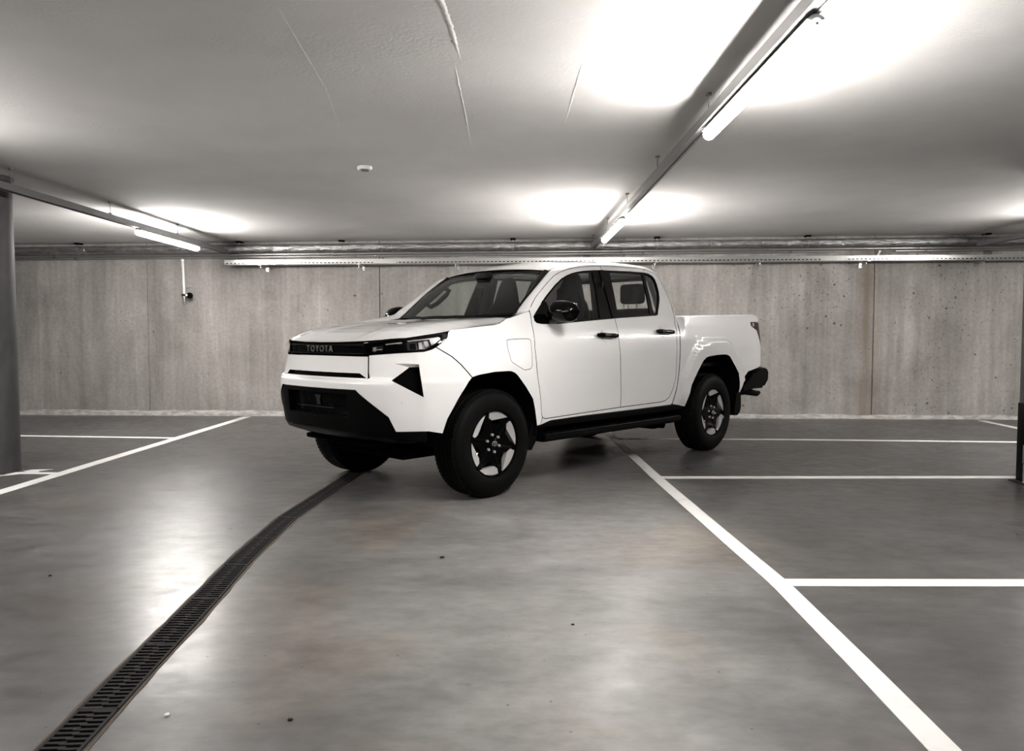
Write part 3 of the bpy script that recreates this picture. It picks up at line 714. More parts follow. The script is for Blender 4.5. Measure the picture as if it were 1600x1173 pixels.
CORNER = [(.70,.517),(.909,.516),(1.004,.499),(1.033,.595),(1.116,.742),(1.182,.838),(1.206,.862),(1.128,.950),(1.067,1.002),(.962,1.064),(.934,1.050),(.882,1.036),(.70,1.026),(.509,1.012),(.512,.90),(.520,.862),(0,.862)]
LIPB = [(0,.788),(.443,.788),(.659,.614)]
VENT = [(.678,.853),(.788,.937),(.690,.962),(.76,.961),(.848,.957),(.862,.85),(.877,.742)]
VENTB = [(.678,.853),(.792,.944),(.849,.948),(.862,.85),(.877,.742)]
def fside(s, z):                     # side() mirrored about the centre line so s may be negative
    s = np.asarray(s, float); p = side(np.abs(s), z); p = p.copy(); p[..., 1] *= np.where(s < 0, -1, 1); return p
FR = (1, 0, .2)
# white front bumper (both corners and the lip between) as one moulding
half = LIPB+CORNER
outl = half[:-1]+[(-a, b) for a, b in half[::-1]][:-1]
outl = [(0,.788)]+[p for p in LIPB[1:]]+CORNER[:-1]+[(0,.862)]
mir = [(-a, b) for a, b in outl[1:-1]][::-1]
ventm = [(-a, b) for a, b in VENT][::-1]
bumper = panel('front_bumper', outl+mir, fside, M['paint'], truck, holes=[VENT, ventm], step=.028, depth=.02, extra=(1, 0, .001))
# nothing recomputes below: normals point outward from the centre
def outward(o): return o
for sg in (1, -1):
    q = panel('vent_pocket', inset(VENTB, -.02), side, M['dark'], truck, off=-.05, depth=0, sgn=sg)
    b = MB()
    P0 = side(np.array([.678,.792,.849,.877]), np.array([.853,.944,.948,.742]))
    us, uz = np.array([.690,.73,.76,.80,.848]), np.array([.962,.9615,.961,.959,.957])
    up = side(us, uz); dn = side(np.array([.692,.735,.788,.812,.849]), np.array([.9605,.949,.936,.937,.938])); dn = dn-np.array([1,.6,0])*np.array([0,.006,.014,.022,.032])[:, None]
    up[:, 1] *= sg; dn[:, 1] *= sg
    b.grid([up, dn]); b.build('vent_brow', M['paint'], truck, smooth=30)
    c = side(.747, .712)+np.array([.001, .001, 0]); c[1] *= sg
    b = MB(); b.lathe([(0, .002), (.0085, .002), (.0095, 0)], 'X', 20); o = b.build('parking_sensor', M['paint'], truck); o.location = c; o.rotation_euler = (0, 0, sg*R(42))
# white slab between grille band and bumper
SL = [(-.503,1.004),(-.506,.862),(-.520,.848),(-.519,.846),(-.437,.894),(0,.897),(.437,.894),(.519,.846),(.522,.848),(.508,.862),(.503,1.004),(0,1.004)]
SL = [(.503,1.004),(0,1.006),(-.503,1.004),(-.506,.864),(-.512,.853),(-.437,.894),(.437,.894),(.512,.853),(.506,.864)]
slab = panel('front_panel', SL, fside, M['paint'], truck, step=.03, depth=.02, off=.004, extra=(1, 0, .001))
panel('lower_slot', [(.52,.845),(.52,.90),(-.52,.90),(-.52,.845)], fside, M['gloss'], truck, off=-.022, depth=0, extra=(1, 0, .001))
def barp(s0, s1, z, off, rad, n=24):
    s = np.linspace(s0, s1, n); p = fside(s, np.full(n, z)); p = p+np.array([off, 0, 0]); return [tuple(q) for q in p]
wire(barp(-.47, .47, .858, -.012, .004), 'slot_trim', M['satin'], truck, .005)
# grille band with lettering
band = panel('grille_band', [(.457,1.018),(.457,1.093),(0,1.094),(-.457,1.093),(-.457,1.018),(0,1.016)], fside, M['gloss'], truck, step=.03, depth=.02, off=-.012, extra=(1, 0, .001))
wire(barp(-.455, .455, 1.078, -.010, .0), 'band_strip', M['satin'], band, .0045)
wire(barp(-.455, .455, 1.021, -.008, .0), 'band_strip', M['satin'], band, .004)
def text(body, size, m, parent, loc, rot, name, ext=.003, spacing=1.0, sx=1):
    cu = bpy.data.curves.new(name, 'FONT'); cu.body = body; cu.size = size; cu.extrude = ext; cu.align_x = 'CENTER'; cu.align_y = 'CENTER'; cu.space_character = spacing; cu.offset = -.0004
    o = bpy.data.objects.new(name, cu); COL.objects.link(o)
    dg = bpy.context.evaluated_depsgraph_get(); me = bpy.data.meshes.new_from_object(o.evaluated_get(dg)); bpy.data.objects.remove(o)
    me.materials.clear(); me.materials.append(m)
    q = link(bpy.data.objects.new(name, me), parent); q.location = loc; q.rotation_euler = rot; q.scale = (sx, 1, 1); return q
M['letter'] = mat('grey_letter', (.24, .24, .24), .35, metal=.6)
let = text('TOYOTA', .064, M['letter'], band, (.857, 0, 1.051), (R(90), 0, R(90)), 'lettering', .004, 1.35, 1.0); let['label'] = 'chrome capital letters on the black band'
# black lower bumper
LB = [(0,.783),(.438,.783),(.655,.609),(.70,.510),(.90,.508),(.90,.44),(.70,.44),(.60,.47),(.3,.505),(0,.51)]
outl = LB+[(-a, b) for a, b in LB[1:-1]][::-1]
OPEN = [(.36,.755),(-.36,.755),(-.36,.60),(.36,.60)]
lowb = panel('lower_bumper', outl, fside, M['satin'], truck, holes=[OPEN], step=.03, depth=.05, off=-.006, extra=(1, 0, .001))
panel('lower_grille', [(.38,.77),(-.38,.77),(-.38,.585),(.38,.585)], fside, M['gloss'], truck, off=-.05, depth=0, extra=(1, 0, .001))
wire(barp(-.22, .22, .655, -.01, 0), 'plate_bar', M['dash'], lowb, .003)
for s_ in (-.10, .02):
    c = fside(s_, .618); b = MB(); b.lathe([(0, .006), (.007, .006), (.008, 0)], 'X', 12); o = b.build('screw', M['dimchrome'], lowb); o.location = (c[0]-.004, c[1], c[2])
    o.location[2] = .59
b = MB(); b.prism([(-.045,.735),(.03,.735),(.02,.70),(.03,.665),(-.01,.665),(-.018,.70)], .868, .874, 'X'); b.build('plate_bracket', M['dash'], lowb, 0)
text('TRD', .026, M['dimchrome'], lowb, (.880, .17, .668), (R(90), 0, R(92)), 'lettering', .002, 1.1)
b = MB()                               # chin curling back under the bumper
rows = []
for t_, z_ in ((0,.512),(.02,.475),(.07,.455),(.14,.43),(.30,.40)):
    s = np.linspace(-.72, .72, 41); p = fside(s, np.full(41, .52)); p[:, 0] = p[:, 0]-t_-.01; p[:, 2] = z_+.03*np.abs(s/.72)**2*0; p[:, 1] *= (1-.12*t_/.3); rows.append(p)
b.grid(rows); b.build('chin', M['satin'], lowb, 60)
b = MB(); b.box(.42, .72, -.41, .41, .385, .42, bev=.01); b.box(.10, .45, -.40, .40, .26, .36, bev=.03); b.box(.45, .62, -.25, .25, .35, .39, bev=.01)
b.build('skid_plate', M['liner'], truck)
# headlights
LAMPO = [(.460,1.094),(.60,1.110),(.758,1.126),(.90,1.144),(1.035,1.160),(1.046,1.158),(1.050,1.143),(1.040,1.120),(.985,1.083),(.936,1.055),(.882,1.040),(.70,1.031),(.461,1.017)]
for sg in (1, -1):
    hl = panel('headlight', LAMPO, side, M['gloss'], truck, step=.03, depth=.02, off=-.026, sgn=sg)
    inn = [(.475,1.086),(.76,1.115),(.90,1.131),(1.012,1.148),(1.012,1.128),(.93,1.066),(.88,1.051),(.70,1.042),(.475,1.030)]
    panel('bezel', LAMPO, side, M['gloss'], hl, holes=[inn], step=.02, depth=.02, off=-.002, sgn=sg)
    panel('lens', inset(inn, -.002), side, M['lens'], hl, step=.03, depth=0, off=-.006, sgn=sg)
    def det(name, poly, m, off, dep=.012, lab=None):
        o = panel(name, poly, side, m, hl, step=.02, depth=dep, off=off, sgn=sg)
        if lab: o['label'] = lab
    det('daylight_strip', [(.62,1.090),(.735,1.104),(.735,1.094),(.62,1.080)], M['alloy'], -.014)
    det('reflector', [(.520,1.070),(.600,1.078),(.600,1.040),(.560,1.046),(.555,1.034),(.520,1.036)], M['dimchrome'], -.018)
    det('reflector', [(.53,1.064),(.552,1.067),(.548,1.040),(.53,1.041)], M['chrome'], -.012)
    det('reflector', [(.548,1.052),(.595,1.056),(.595,1.048),(.55,1.046)], M['chrome'], -.012)
    det('reflector', [(.770,1.112),(.99,1.138),(.985,1.130),(.775,1.104)], M['alloy'], -.012)
    det('projector', [(.765,1.100),(.832,1.106),(.842,1.050),(.772,1.048)], M['dimchrome'], -.020)
    det('projector', [(.785,1.092),(.825,1.096),(.832,1.054),(.788,1.053)], M['gloss'], -.014)
    det('projector', [(.846,1.105),(.910,1.112),(.925,1.075),(.895,1.056),(.85,1.054)], M['dimchrome'], -.016)
    det('reflector', [(.846,1.100),(.868,1.100),(.872,1.058),(.850,1.056)], M['chrome'], -.012)
    det('reflector', [(.885,1.108),(.91,1.110),(.918,1.080),(.90,1.068),(.885,1.085)], M['chrome'], -.011)
    det('reflector', [(.922,1.122),(.995,1.136),(1.000,1.126),(.955,1.090),(.935,1.080)], M['chrome'], -.013, lab='bright chrome wedge at the outer tip')
# hood
def hood(x, y): x, y = np.broadcast_arrays(np.asarray(x, float), np.asarray(y, float)); return np.stack([x, y, hood_z(x, y)], -1)
fe = [(.0,1.098),(.20,1.098),(.457,1.097),(.60,1.114),(.758,1.130),(.90,1.148),(1.034,1.163)]
hp = [tuple(side(s, z)[:2]-np.array([.004, .002])) for s, z in fe]
sea = [(.428,.836),(.412,.836),(.395,.837),(.33,.848),(.207,.864),(.085,.869),(.006,.870),(-.035,.862),(-.055,.845),(-.085,.818),(-.15,.778),(-.25,.742),(-.33,.708)]
hl_ = hp+sea+[(-.32,.5),(-.315,.25)]
hoodp = hl_+[(-.315,0)]+[(x, -y) for x, y in hl_[1:]][::-1]
hood_o = panel('hood', hoodp, hood, M['paint'], truck, step=.03, depth=.010, extra=(0, 0, 1), off=-.003)
# cowl
def cowl(x, y): x, y = np.broadcast_arrays(np.asarray(x, float), np.asarray(y, float)); return np.stack([x, y, 1.262+0*x], -1)
panel('cowl', [(-.30,.74),(-.30,-.74),(-.50,-.72),(-.50,.72)], cowl, M['black'], truck, depth=0, extra=(0, 0, 1))
# windscreen
def wsf(x, y): x, y = np.broadcast_arrays(np.asarray(x, float), np.asarray(y, float)); return np.stack([x, y, ws_z(x, y)], -1)
wl = [(-.398,.680),(-.526,.668),(-.695,.653),(-.855,.626)]
wt = [(-.840,.45),(-.812,.25),(-.80,0)]; wb = [(-.345,.5),(-.30,.3),(-.285,0)]
WSO = wl+wt+[(x, -y) for x, y in (wl+wt[:-1])[::-1]]+[(x, -y) for x, y in wb[:-1]]+[wb[-1]]+[p for p in wb[:-1][::-1]]
ws_o = panel('windscreen', WSO, wsf, M['ws'], truck, step=.05, depth=0, off=-.004, extra=(.5, 0, 1))
WSI = inset(WSO, .022); 
panel('windscreen_border', WSO, wsf, M['gloss'], truck, holes=[WSI], step=.03, depth=.01, off=-.002, extra=(.5, 0, 1))
# roof
def rooff(x, y): x, y = np.broadcast_arrays(np.asarray(x, float), np.asarray(y, float)); return np.stack([x, y, roof_z(x, y)], -1)
rl = [(-.862,.612),(-.96,.592),(-1.10,.580),(-1.30,.572),(-1.7,.566),(-2.1,.558),(-2.30,.545),(-2.44,.52)]
rt = [(-.845,.45),(-.817,.25),(-.805,0)]
ROOF = rl+[(-2.46,.3),(-2.465,0),(-2.46,-.3)]+[(x, -y) for x, y in rl[::-1]]+[(x, -y) for x, y in rt]+rt[:-1][::-1]
panel('roof', ROOF, rooff, M['paint'], truck, step=.05, depth=.015, extra=(0, 0, 1))
# roof rails with A and C pillars: lofted between the door seam and the windscreen / roof / rear wall edge
def V3(*a): return np.array(a, float)
def gs(x, z): return gside(x, z)
def sd(x, z): return sidex(x, z)
rail = []
def add(p1, p2, ctrl): rail.append((np.array(p1), np.array(p2), np.array(ctrl)))
def wz(x, y): return V3(x, y, ws_z(x, y))
def rz(x, y): return V3(x, y, roof_z(x, y))
o1 = side(1.535, 1.232); add(o1, V3(-.078, .822, hood_z(-.078, .822)), V3(-.07, .845, 1.240))
o1 = side(1.60, 1.262); add(o1, V3(-.15, .785, hood_z(-.15, .785)), (o1+V3(-.15, .785, hood_z(-.15, .785)))/2+V3(0, .01, .006))
o1 = side(1.75, 1.294); e_ = V3(-.28, .738, 1.272); add(o1, e_, (o1+e_)/2+V3(0, .014, .014))
o1 = side(1.903, 1.326); e_ = wz(-.398, .682); add(o1, e_, (o1+e_)/2+V3(.012, .016, .020))
for (x1, z1), (x2_, y2_) in (((-.466,1.366),(-.455,.676)), ((-.565,1.437),(-.526,.668)), ((-.675,1.512),(-.61,.662)), ((-.75,1.569),(-.695,.653)), ((-.828,1.617),(-.78,.640)), ((-.885,1.641),(-.852,.627))):
    p1 = gs(x1, z1); p2 = wz(x2_, y2_); add(p1, p2, (p1+p2)/2+V3(.020, .013, .022))
for (x1, z1), (x2_, y2_) in (((-.95,1.663),(-.92,.604)), ((-1.03,1.684),(-1.0,.590)), ((-1.12,1.700),(-1.10,.582)), ((-1.22,1.713),(-1.2,.577)), ((-1.35,1.727),(-1.35,.572)), ((-1.55,1.741),(-1.55,.57)), ((-1.75,1.748),(-1.75,.567)), ((-1.95,1.752),(-1.95,.563)), ((-2.10,1.749),(-2.1,.559)), ((-2.20,1.744),(-2.2,.553)), ((-2.28,1.731),(-2.30,.546)), ((-2.33,1.712),(-2.37,.535))):
    p1 = gs(x1, z1); p2 = rz(x2_, y2_); add(p1, p2, V3((x1+x2_)/2, p1[1]-.022, p2[2]-.004))
back = lambda z: -2.50+.10*(z-1.30)          # rear wall of the cab
for (x1, z1), (z2, y2_) in (((-2.362,1.685),(1.745,.52)), ((-2.396,1.615),(1.66,.58)), ((-2.425,1.526),(1.55,.63)), ((-2.440,1.437),(1.45,.675)), ((-2.434,1.333),(1.33,.73)), ((-2.40,1.28),(1.26,.76))):
    p1 = gs(x1, z1) if z1 > 1.4 else sd(x1, z1); p2 = V3(back(z2), y2_, z2); c_ = (p1+p2)/2+V3(-.036, .036, .02*max(0, (z1-1.5)/.2)); add(p1, p2, c_)
K = 9
# refine along the length with Catmull-Rom so the rail is smooth
A = np.array([[r[0], r[2], r[1]] for r in rail])       # (n, 3, 3)
n = len(A); out = []
for i in range(n-1):
    p0, p1, p2, p3 = A[max(i-1, 0)], A[i], A[i+1], A[min(i+2, n-1)]
    for k in range(4):
        t = k/4; out.append(.5*((2*p1)+(-p0+p2)*t+(2*p0-5*p1+4*p2-p3)*t*t+(-p0+3*p1-3*p2+p3)*t**3))
out.append(A[-1]); A = np.array(out)
u = np.linspace(0, 1, K)[None, :, None]
G = (1-u)**2*A[:, 0:1]+2*u*(1-u)*A[:, 1:2]+u*u*A[:, 2:3]
for sg in (1, -1):
    b = MB(); b.grid(G*[1, sg, 1]); rl_o = b.build('roof_rail', M['paint'], truck, smooth=75)
# rear wall of the cab with rear window
def rearw(y, z): y, z = np.broadcast_arrays(np.asarray(y, float), np.asarray(z, float)); return np.stack([back(z)-.01*(1-(y/.7)**2)*0, y, z], -1)
RW = [(.52,1.75),(.58,1.66),(.63,1.55),(.675,1.45),(.73,1.33),(.77,1.24),(.77,.62)]
RWO = RW+[(-a, b) for a, b in RW[::-1]]
RG = [(.50,1.69),(.53,1.64),(.60,1.42),(.60,1.36),(.57,1.34)]; RGO = RG+[(-a, b) for a, b in RG[::-1]]
panel('cab_rear_wall', RWO, rearw, M['paint'], truck, holes=[RGO], step=.06, depth=.02, extra=(-1, 0, 0))
panel('rear_window', inset(RGO, -.01), rearw, M['glass'], truck, step=.08, depth=0, off=-.006, extra=(-1, 0, 0))
panel('rear_window_border', inset(RGO, -.012), rearw, M['gloss'], truck, holes=[inset(RGO, .02)], step=.05, depth=.006, off=-.003, extra=(-1, 0, 0))
# headlining and cabin floor
def head(x, y): x, y = np.broadcast_arrays(np.asarray(x, float), np.asarray(y, float)); return np.stack([x, y, roof_z(x, y)-.035], -1)
panel('headlining', inset(ROOF, .02), head, M['headliner'], truck, step=.1, depth=0, extra=(0, 0, -1))

# ------------------------------------------------------------------ both flanks
BED = [(3.811,.515),(3.857,.661),(3.877,.843),(3.890,1.108),(3.920,1.235),(3.925,1.313),(4.62,1.333),(5.48,1.357),(5.56,1.352),(5.605,1.325),(5.625,1.292),(5.339,1.288),(5.348,1.244),(5.482,1.197),(5.57,1.04),(5.602,.970),(5.650,.96),(5.655,.80),(5.60,.815),(5.258,.767),(5.10,.66),(5.045,.560)]
BED = BED+[(1.486-x, z) for x, z in arcR[::-1] if z > .47]
SILL = [(-.424,.476),(-.50,.488),(-.582,.500),(-1.2,.505),(-2.29,.511),(-2.313,.52),(-2.359,.661),(-2.379,.843),(-2.392,1.108),(-2.422,1.235),(-2.44,1.31),(-2.434,1.326),(-2.389,1.256),(-2.346,1.109),(-2.337,.933),(-2.334,.756),(-2.301,.647),(-2.254,.58),(-2.192,.550),(-2.12,.543),(-1.5,.537),(-1.04,.527),(-.598,.517),(-.515,.518),(-.476,.530),(-.464,.490)]
TAIL = [(5.345,1.283),(5.60,1.284),(5.66,1.27),(5.72,1.24),(5.72,.965),(5.607,.972),(5.575,1.042),(5.488,1.201),(5.354,1.248)]
CH = [(1.566,1.108),(1.60,1.114),(1.704,1.118),(1.80,1.118),(1.822,1.108),(1.826,.93),(1.81,.908),(1.785,.902),(1.725,.898),(1.66,.925),(1.59,.957),(1.578,.975),(1.574,1.004),(1.566,1.05)]
def grow(p, d): return inset(p, -d)
for sg in (1, -1):
    SIGN = sg
    sname = 'left' if sg > 0 else 'right'
    near = sg > 0
    chg = CH if near else None
    fo = panel('front_fender', FENDER, side, M['paint'], truck, holes=[grow(CH, .004)] if near else [], step=.03, depth=.03)
    if near:
        panel('charging_flap', CH, side, M['paint'], truck, step=.03, depth=.012)
        panel('flap_backing', grow(CH, .02), side, M['dark'], truck, step=.05, depth=0, off=-.014)
    # doors
    for nm, dr, wn in (('front_door', DOORF, WINF), ('rear_door', DOORR, WINR)):
        d_o = panel(nm, dr, sidex, M['paint'], truck, holes=[wn], step=.032, depth=.02)
        if nm == 'front_door':
            gl = [p for p in WINF if p[0] > -1.30]+[]
            gl = [(-.438,1.285),(-.433,1.252),(-.450,1.236),(-.50,1.229),(-.60,1.229),(-.704,1.232),(-1.05,1.257),(-1.275,1.272),(-1.325,1.50),(-1.362,1.690),(-1.206,1.676),(-1.125,1.663),(-1.048,1.647),(-.97,1.624),(-.899,1.597),(-.81,1.545),(-.727,1.486),(-.645,1.428),(-.575,1.375),(-.485,1.318)]
            gi = inset(gl, .014)
        else:
            gl = [(-1.507,1.290),(-1.80,1.305),(-2.10,1.322),(-2.135,1.330),(-2.164,1.370),(-2.215,1.430),(-2.250,1.480),(-2.28,1.55),(-2.291,1.615),(-2.285,1.66),(-2.258,1.692),(-2.20,1.711),(-2.125,1.717),(-1.910,1.714),(-1.578,1.702)]
            gi = inset(gl, .014)
        panel('window_trim', inset(wn, .002), sidex, M['gloss'] if nm == 'x' else M['satin'], d_o, holes=[gi], step=.03, depth=.014, off=-.006)
        panel('window_glass', inset(gi, -.004), sidex, M['glass'], d_o, step=.08, depth=0, off=-.014)
        cov = [(-1.432,1.287),(-1.4568,1.287),(-1.4568,1.42),(-1.4645,1.60),(-1.4705,1.70),(-1.44,1.697),(-1.436,1.50)] if nm == 'front_door' else [(-1.4592,1.287),(-1.49,1.287),(-1.50,1.50),(-1.51,1.70),(-1.4730,1.70),(-1.467,1.60),(-1.4592,1.42)]
        panel('pillar_cover', cov, sidex, M['satin'], d_o, step=.03, depth=.006, off=.002)
        if nm == 'rear_door':
            panel('division_bar', [(-2.020,1.318),(-2.083,1.322),(-2.137,1.712),(-2.098,1.712)], sidex, M['satin'], d_o, step=.04, depth=.012, off=-.008)
        # handle: recess cup plus black grip
        hx = -1.268 if nm == 'front_door' else -2.140; hz = 1.144 if nm == 'front_door' else 1.178
        th = np.linspace(0, 2*np.pi, 28)[:-1]
        c = sidex(hx, hz)
        panel('handle_cup', [(hx+.066*math.cos(t), hz+.052*math.sin(t)) for t in th], sidex, M['paint'], d_o, step=.03, depth=.004, off=.0035)
        g = []
        for k in range(13):
            xx = hx-.118+.236*k/12; zz = hz-.004*(hx-xx)/.118; e = abs(k-6)/6
            p = sidex(xx, zz); g.append((p[0], sg*(p[1]+.030-.026*max(0, (e-.72)/.28)**2), p[2]))
        b = MB(); b.tube(g, [.013 if k in (0, 12) else (.020 if k in (1, 11) else .0235-.005*(1-abs(k-6)/6)) for k in range(13)], 12); gr_ = b.build('door_handle', M['gloss'], d_o); gr_['label'] = 'gloss black pull handle'
        b = MB(); p = sidex(hx-.10, hz-.003); b.lathe([(0, .052), (.012, .051), (.016, .044)], 'Y', 14, (p[0], p[1], p[2])); o = b.build('key_cap', M['gloss'], d_o)
        if sg < 0: o.scale = (1, -1, 1)
    panel('side_sill', SILL, sidex, M['paint'], truck, step=.035, depth=.03)
    bed_o = panel('bed_side', BED, side, M['paint'], truck, step=.032, depth=.03)
    # bed rail cap
    s = np.linspace(3.925, 5.56, 40); zt = np.interp(s, [3.925, 4.62, 5.48, 5.56], [1.313, 1.333, 1.357, 1.352])
    p = side(s, zt); rows = []
    for dy, dz in ((0, 0), (-.012, .010), (-.03, .014), (-.075, .014), (-.085, .004), (-.085, -.40)):
        q = p.copy(); q[:, 1] = sg*(p[:, 1]+dy); q[:, 2] = p[:, 2]+dz; rows.append(q)
    b = MB(); b.grid(rows); b.build('bed_rail', M['paint'], truck, smooth=50)
    tl = panel('tail_light', TAIL, side, M['red'], truck, step=.03, depth=.02, off=-.001)
    p = side(5.405, 1.258); b = MB(); b.lathe([(0, .004), (.02, .003), (.024, -.002)], 'Y', 14, (p[0], p[1], p[2])); o = b.build('reflector', M['chrome'], tl); o.scale = (1, sg, 1)
    # dark inner shell behind the panel gaps
    core = [(.50,.53),(1.02,.53)]+[(a, b) for a, b in farch_s]+[(1.95,.52),(3.98,.52)]+[(1.486-x, z) for x, z in arcR]+[(5.10,.66),(5.26,.80),(5.55,.84),(5.62,1.26),(3.95,1.26),(3.85,1.20),(1.9,1.19),(1.5,1.17),(1.08,1.14),(.9,1.06),(.50,1.0)]
    panel('inner_shell', core, side, M['dark'], truck, step=.06, depth=0, off=-.04)
    # wheel arch liners
    for x0, arc in ((0, arcF), (-WB, arcR)):
        b = MB(); rows = []
        aa = chaikin(arc[::-1] if arc[0][0] < arc[-1][0] else arc, 0)
        pts = np.array([arc[0]]+list(arc)+[arc[-1]], float); pts[0, 1] = .40; pts[-1, 1] = .40
        o_ = sidex(np.minimum(pts[:, 0], .30), pts[:, 1]); o_f = side(np.array([max(.9, 1.486-px) for px in pts[:, 0]]), pts[:, 1])
        xs = pts[:, 0]
        rows = []
        yout = [max(.62, min(.93, float(side(np.array(1.486-a if a < .25 else np.interp(b_, [.499,.595,.742,.86], [1.004,1.033,1.116,1.21])), np.array(max(.5, b_)))[1])-.018)) for a, b_ in pts]
        for f_ in (0, .4, 1): rows.append([(a, sg*(yo_+(.56-yo_)*f_), b_) for (a, b_), yo_ in zip(pts, yout)])
        b.grid(rows)
        c = [(a, b_) for a, b_ in pts]
        f = b.bm.faces.new([b.bm.verts.new((a, sg*.56, b_)) for a, b_ in c]); b.build('wheel_liner', M['liner'], truck, smooth=40)
    # side step
    b = MB(); yo = .905
    b.prism([(yo-.005, .405), (yo+.0, .40), (yo, .365), (yo-.02, .345), (yo-.14, .345), (yo-.14, .405)], -2.42, -.50, 'X')
    st_o = b.build('side_step', M['black'], truck, smooth=0)
    b2 = MB()
    for k in range(44): b2.box(-.56-k*.042-.012, -.56-k*.042+.012, yo-.035, yo-.012, .404, .409)
    q = b2.build('tread_studs', M['satin'], st_o, smooth=0); q['kind'] = 'stuff'
    b = MB(); b.tube([(-.52, yo-.008, .398), (-2.4, yo-.008, .398)], .008, 8); b.build('step_edge', M['satin'], st_o)
    if sg < 0:
        for o in [st_o]+list(st_o.children): o.data.transform(Matrix.Scale(-1, 4, (0, 1, 0))); o.data.flip_normals()
    for xs in (-.75, -1.45, -2.15):
        b = MB(); b.tube([(xs, sg*.55, .40), (xs, sg*.80, .37)], .02, 8); b.build('step_bracket', M['liner'], truck)
    # black rocker below the sill
    b = MB(); b.prism([(.86, .52), (.875, .50), (.862, .455), (.80, .41), (.6, .41), (.6, .52)], -2.50, -.42, 'X'); o = b.build('rocker', M['black'], truck, smooth=0)
    if sg < 0: o.data.transform(Matrix.Scale(-1, 4, (0, 1, 0))); o.data.flip_normals()
    # mud flaps
    b = MB(); b.prism([(-3.53,.66),(-3.665,.62),(-3.675,.40),(-3.655,.35),(-3.60,.315),(-3.535,.318),(-3.535,.45)], sg*.62, sg*.865, 'Y'); b.build('mud_flap', M['black'], truck, 0)
    b = MB(); b.prism([(-.40,.50),(-.455,.48),(-.44,.36),(-.39,.295),(-.335,.30),(-.36,.42)], sg*.62, sg*.865, 'Y'); b.build('mud_flap', M['black'], truck, 0)
    # door mirror
    mir = thing('side_mirror', None, None); mir.parent = truck; mir.location = (-.595, sg*.99, 1.318)
    b = MB(); prof = []
    n1, n2 = 22, 14
    for i in range(n1+1):
        t = -1+2*i/n1; yy = .138*t; r = max(.02, (1-abs(t)**3.2))**.5
        top = .088*r*(1.0-.12*t); bot = -.078*r*(1+.10*t); fx = .085*r
        ring = []
        for k in range(n2):
            a = 2*math.pi*k/n2; ca, sa = math.cos(a), math.sin(a)
            ring.append((fx*ca*(1 if ca > 0 else .35)-.02*t*t, sg*yy, (top if sa > 0 else -bot)*sa*(1 if True else 1)))
        ring.append(ring[0]); prof.append(ring)
    b.grid(prof); o = b.build('mirror_shell', M['gloss'], mir, 60, merge=.0005)
    b = MB(); b.box(-.034, -.028, -.11, .11, -.06, .065, bev=.004); o = b.build('mirror_glass', M['chrome'], mir); o.location = (0, 0, 0)
    b = MB(); b.tube([(.0, -sg*.12, -.055), (.02, -sg*.06, -.05), (.02, 0, -.04)], [.032, .034, .03], 12); b.build('mirror_arm', M['gloss'], mir)
    b = MB(); b.box(.06, .078, -.02, .12, -.004, .008, bev=.003, rot=Matrix.Rotation(sg*-.25, 3, 'Z')); o = b.build('turn_signal', M['dimchrome'], mir); o.scale = (1, sg, 1)
    panel('mirror_sail', inset([(-.436,1.285),(-.433,1.252),(-.450,1.236),(-.50,1.229),(-.60,1.229),(-.66,1.2305),(-.66,1.40),(-.62,1.42),(-.560,1.375),(-.48,1.318)], .006), sidex, M['gloss'], truck, step=.04, depth=.02, off=.0)
SIGN = 1
# tailgate, bed floor, bed front
b = MB(); b.box(-4.235, -4.19, -.70, .70, .86, 1.34, bev=.012); tg = b.build('tailgate', M['paint'], truck)
b = MB(); b.box(-4.245, -4.235, -.12, .12, 1.18, 1.25, bev=.004); b.build('tailgate_handle', M['gloss'], tg)
b = MB(); b.box(-4.19, -2.52, -.80, .80, .84, .87); b.build('bed_floor', M['satin'], truck)
b = MB(); b.box(-2.58, -2.53, -.82, .82, .6, 1.30, bev=.008); b.build('bed_front', M['paint'], truck)
# rear bumper, hitch
b = MB()
prof = [(-3.72,.60),(-3.95,.742),(-4.10,.785),(-4.22,.797),(-4.285,.785),(-4.32,.745),(-4.31,.655),(-4.23,.59),(-4.0,.57),(-3.72,.545)]
rows = []
for y_, sc in ((-.868,.90),(-.85,.97),(-.80,1),(-.6,1),(.6,1),(.80,1),(.85,.97),(.868,.90)):
    ctr = np.array([-4.1,.68]); q = [ctr+(np.array(p)-ctr)*[sc if p[0] < -4.1 else 1, sc] for p in prof]; rows.append([(a, y_, c_) for a, c_ in q]+[(q[0][0], y_, q[0][1])])
b.grid(rows)
for r_ in (rows[0], rows[-1]): b.bm.faces.new([b.bm.verts.new(p) for p in r_[:-1]])
b.build('rear_bumper', M['satin'], truck, 40)
b = MB(); b.box(-4.36, -4.20, -.78, .78, .56, .60, bev=.01); b.build('bumper_step', M['black'], truck)
b = MB(); b.tube([(-3.6, .72, .53), (-4.0, .74, .54), (-4.25, .76, .50), (-4.30, .76, .51)], [.04, .04, .03, .02], 10); b.build('bumper_bracket', M['black'], truck)
b = MB(); b.tube([(-4.2, 0, .48), (-4.42, 0, .47), (-4.45, 0, .50), (-4.45, 0, .56)], .022, 10); b.build('tow_hitch', M['black'], truck)
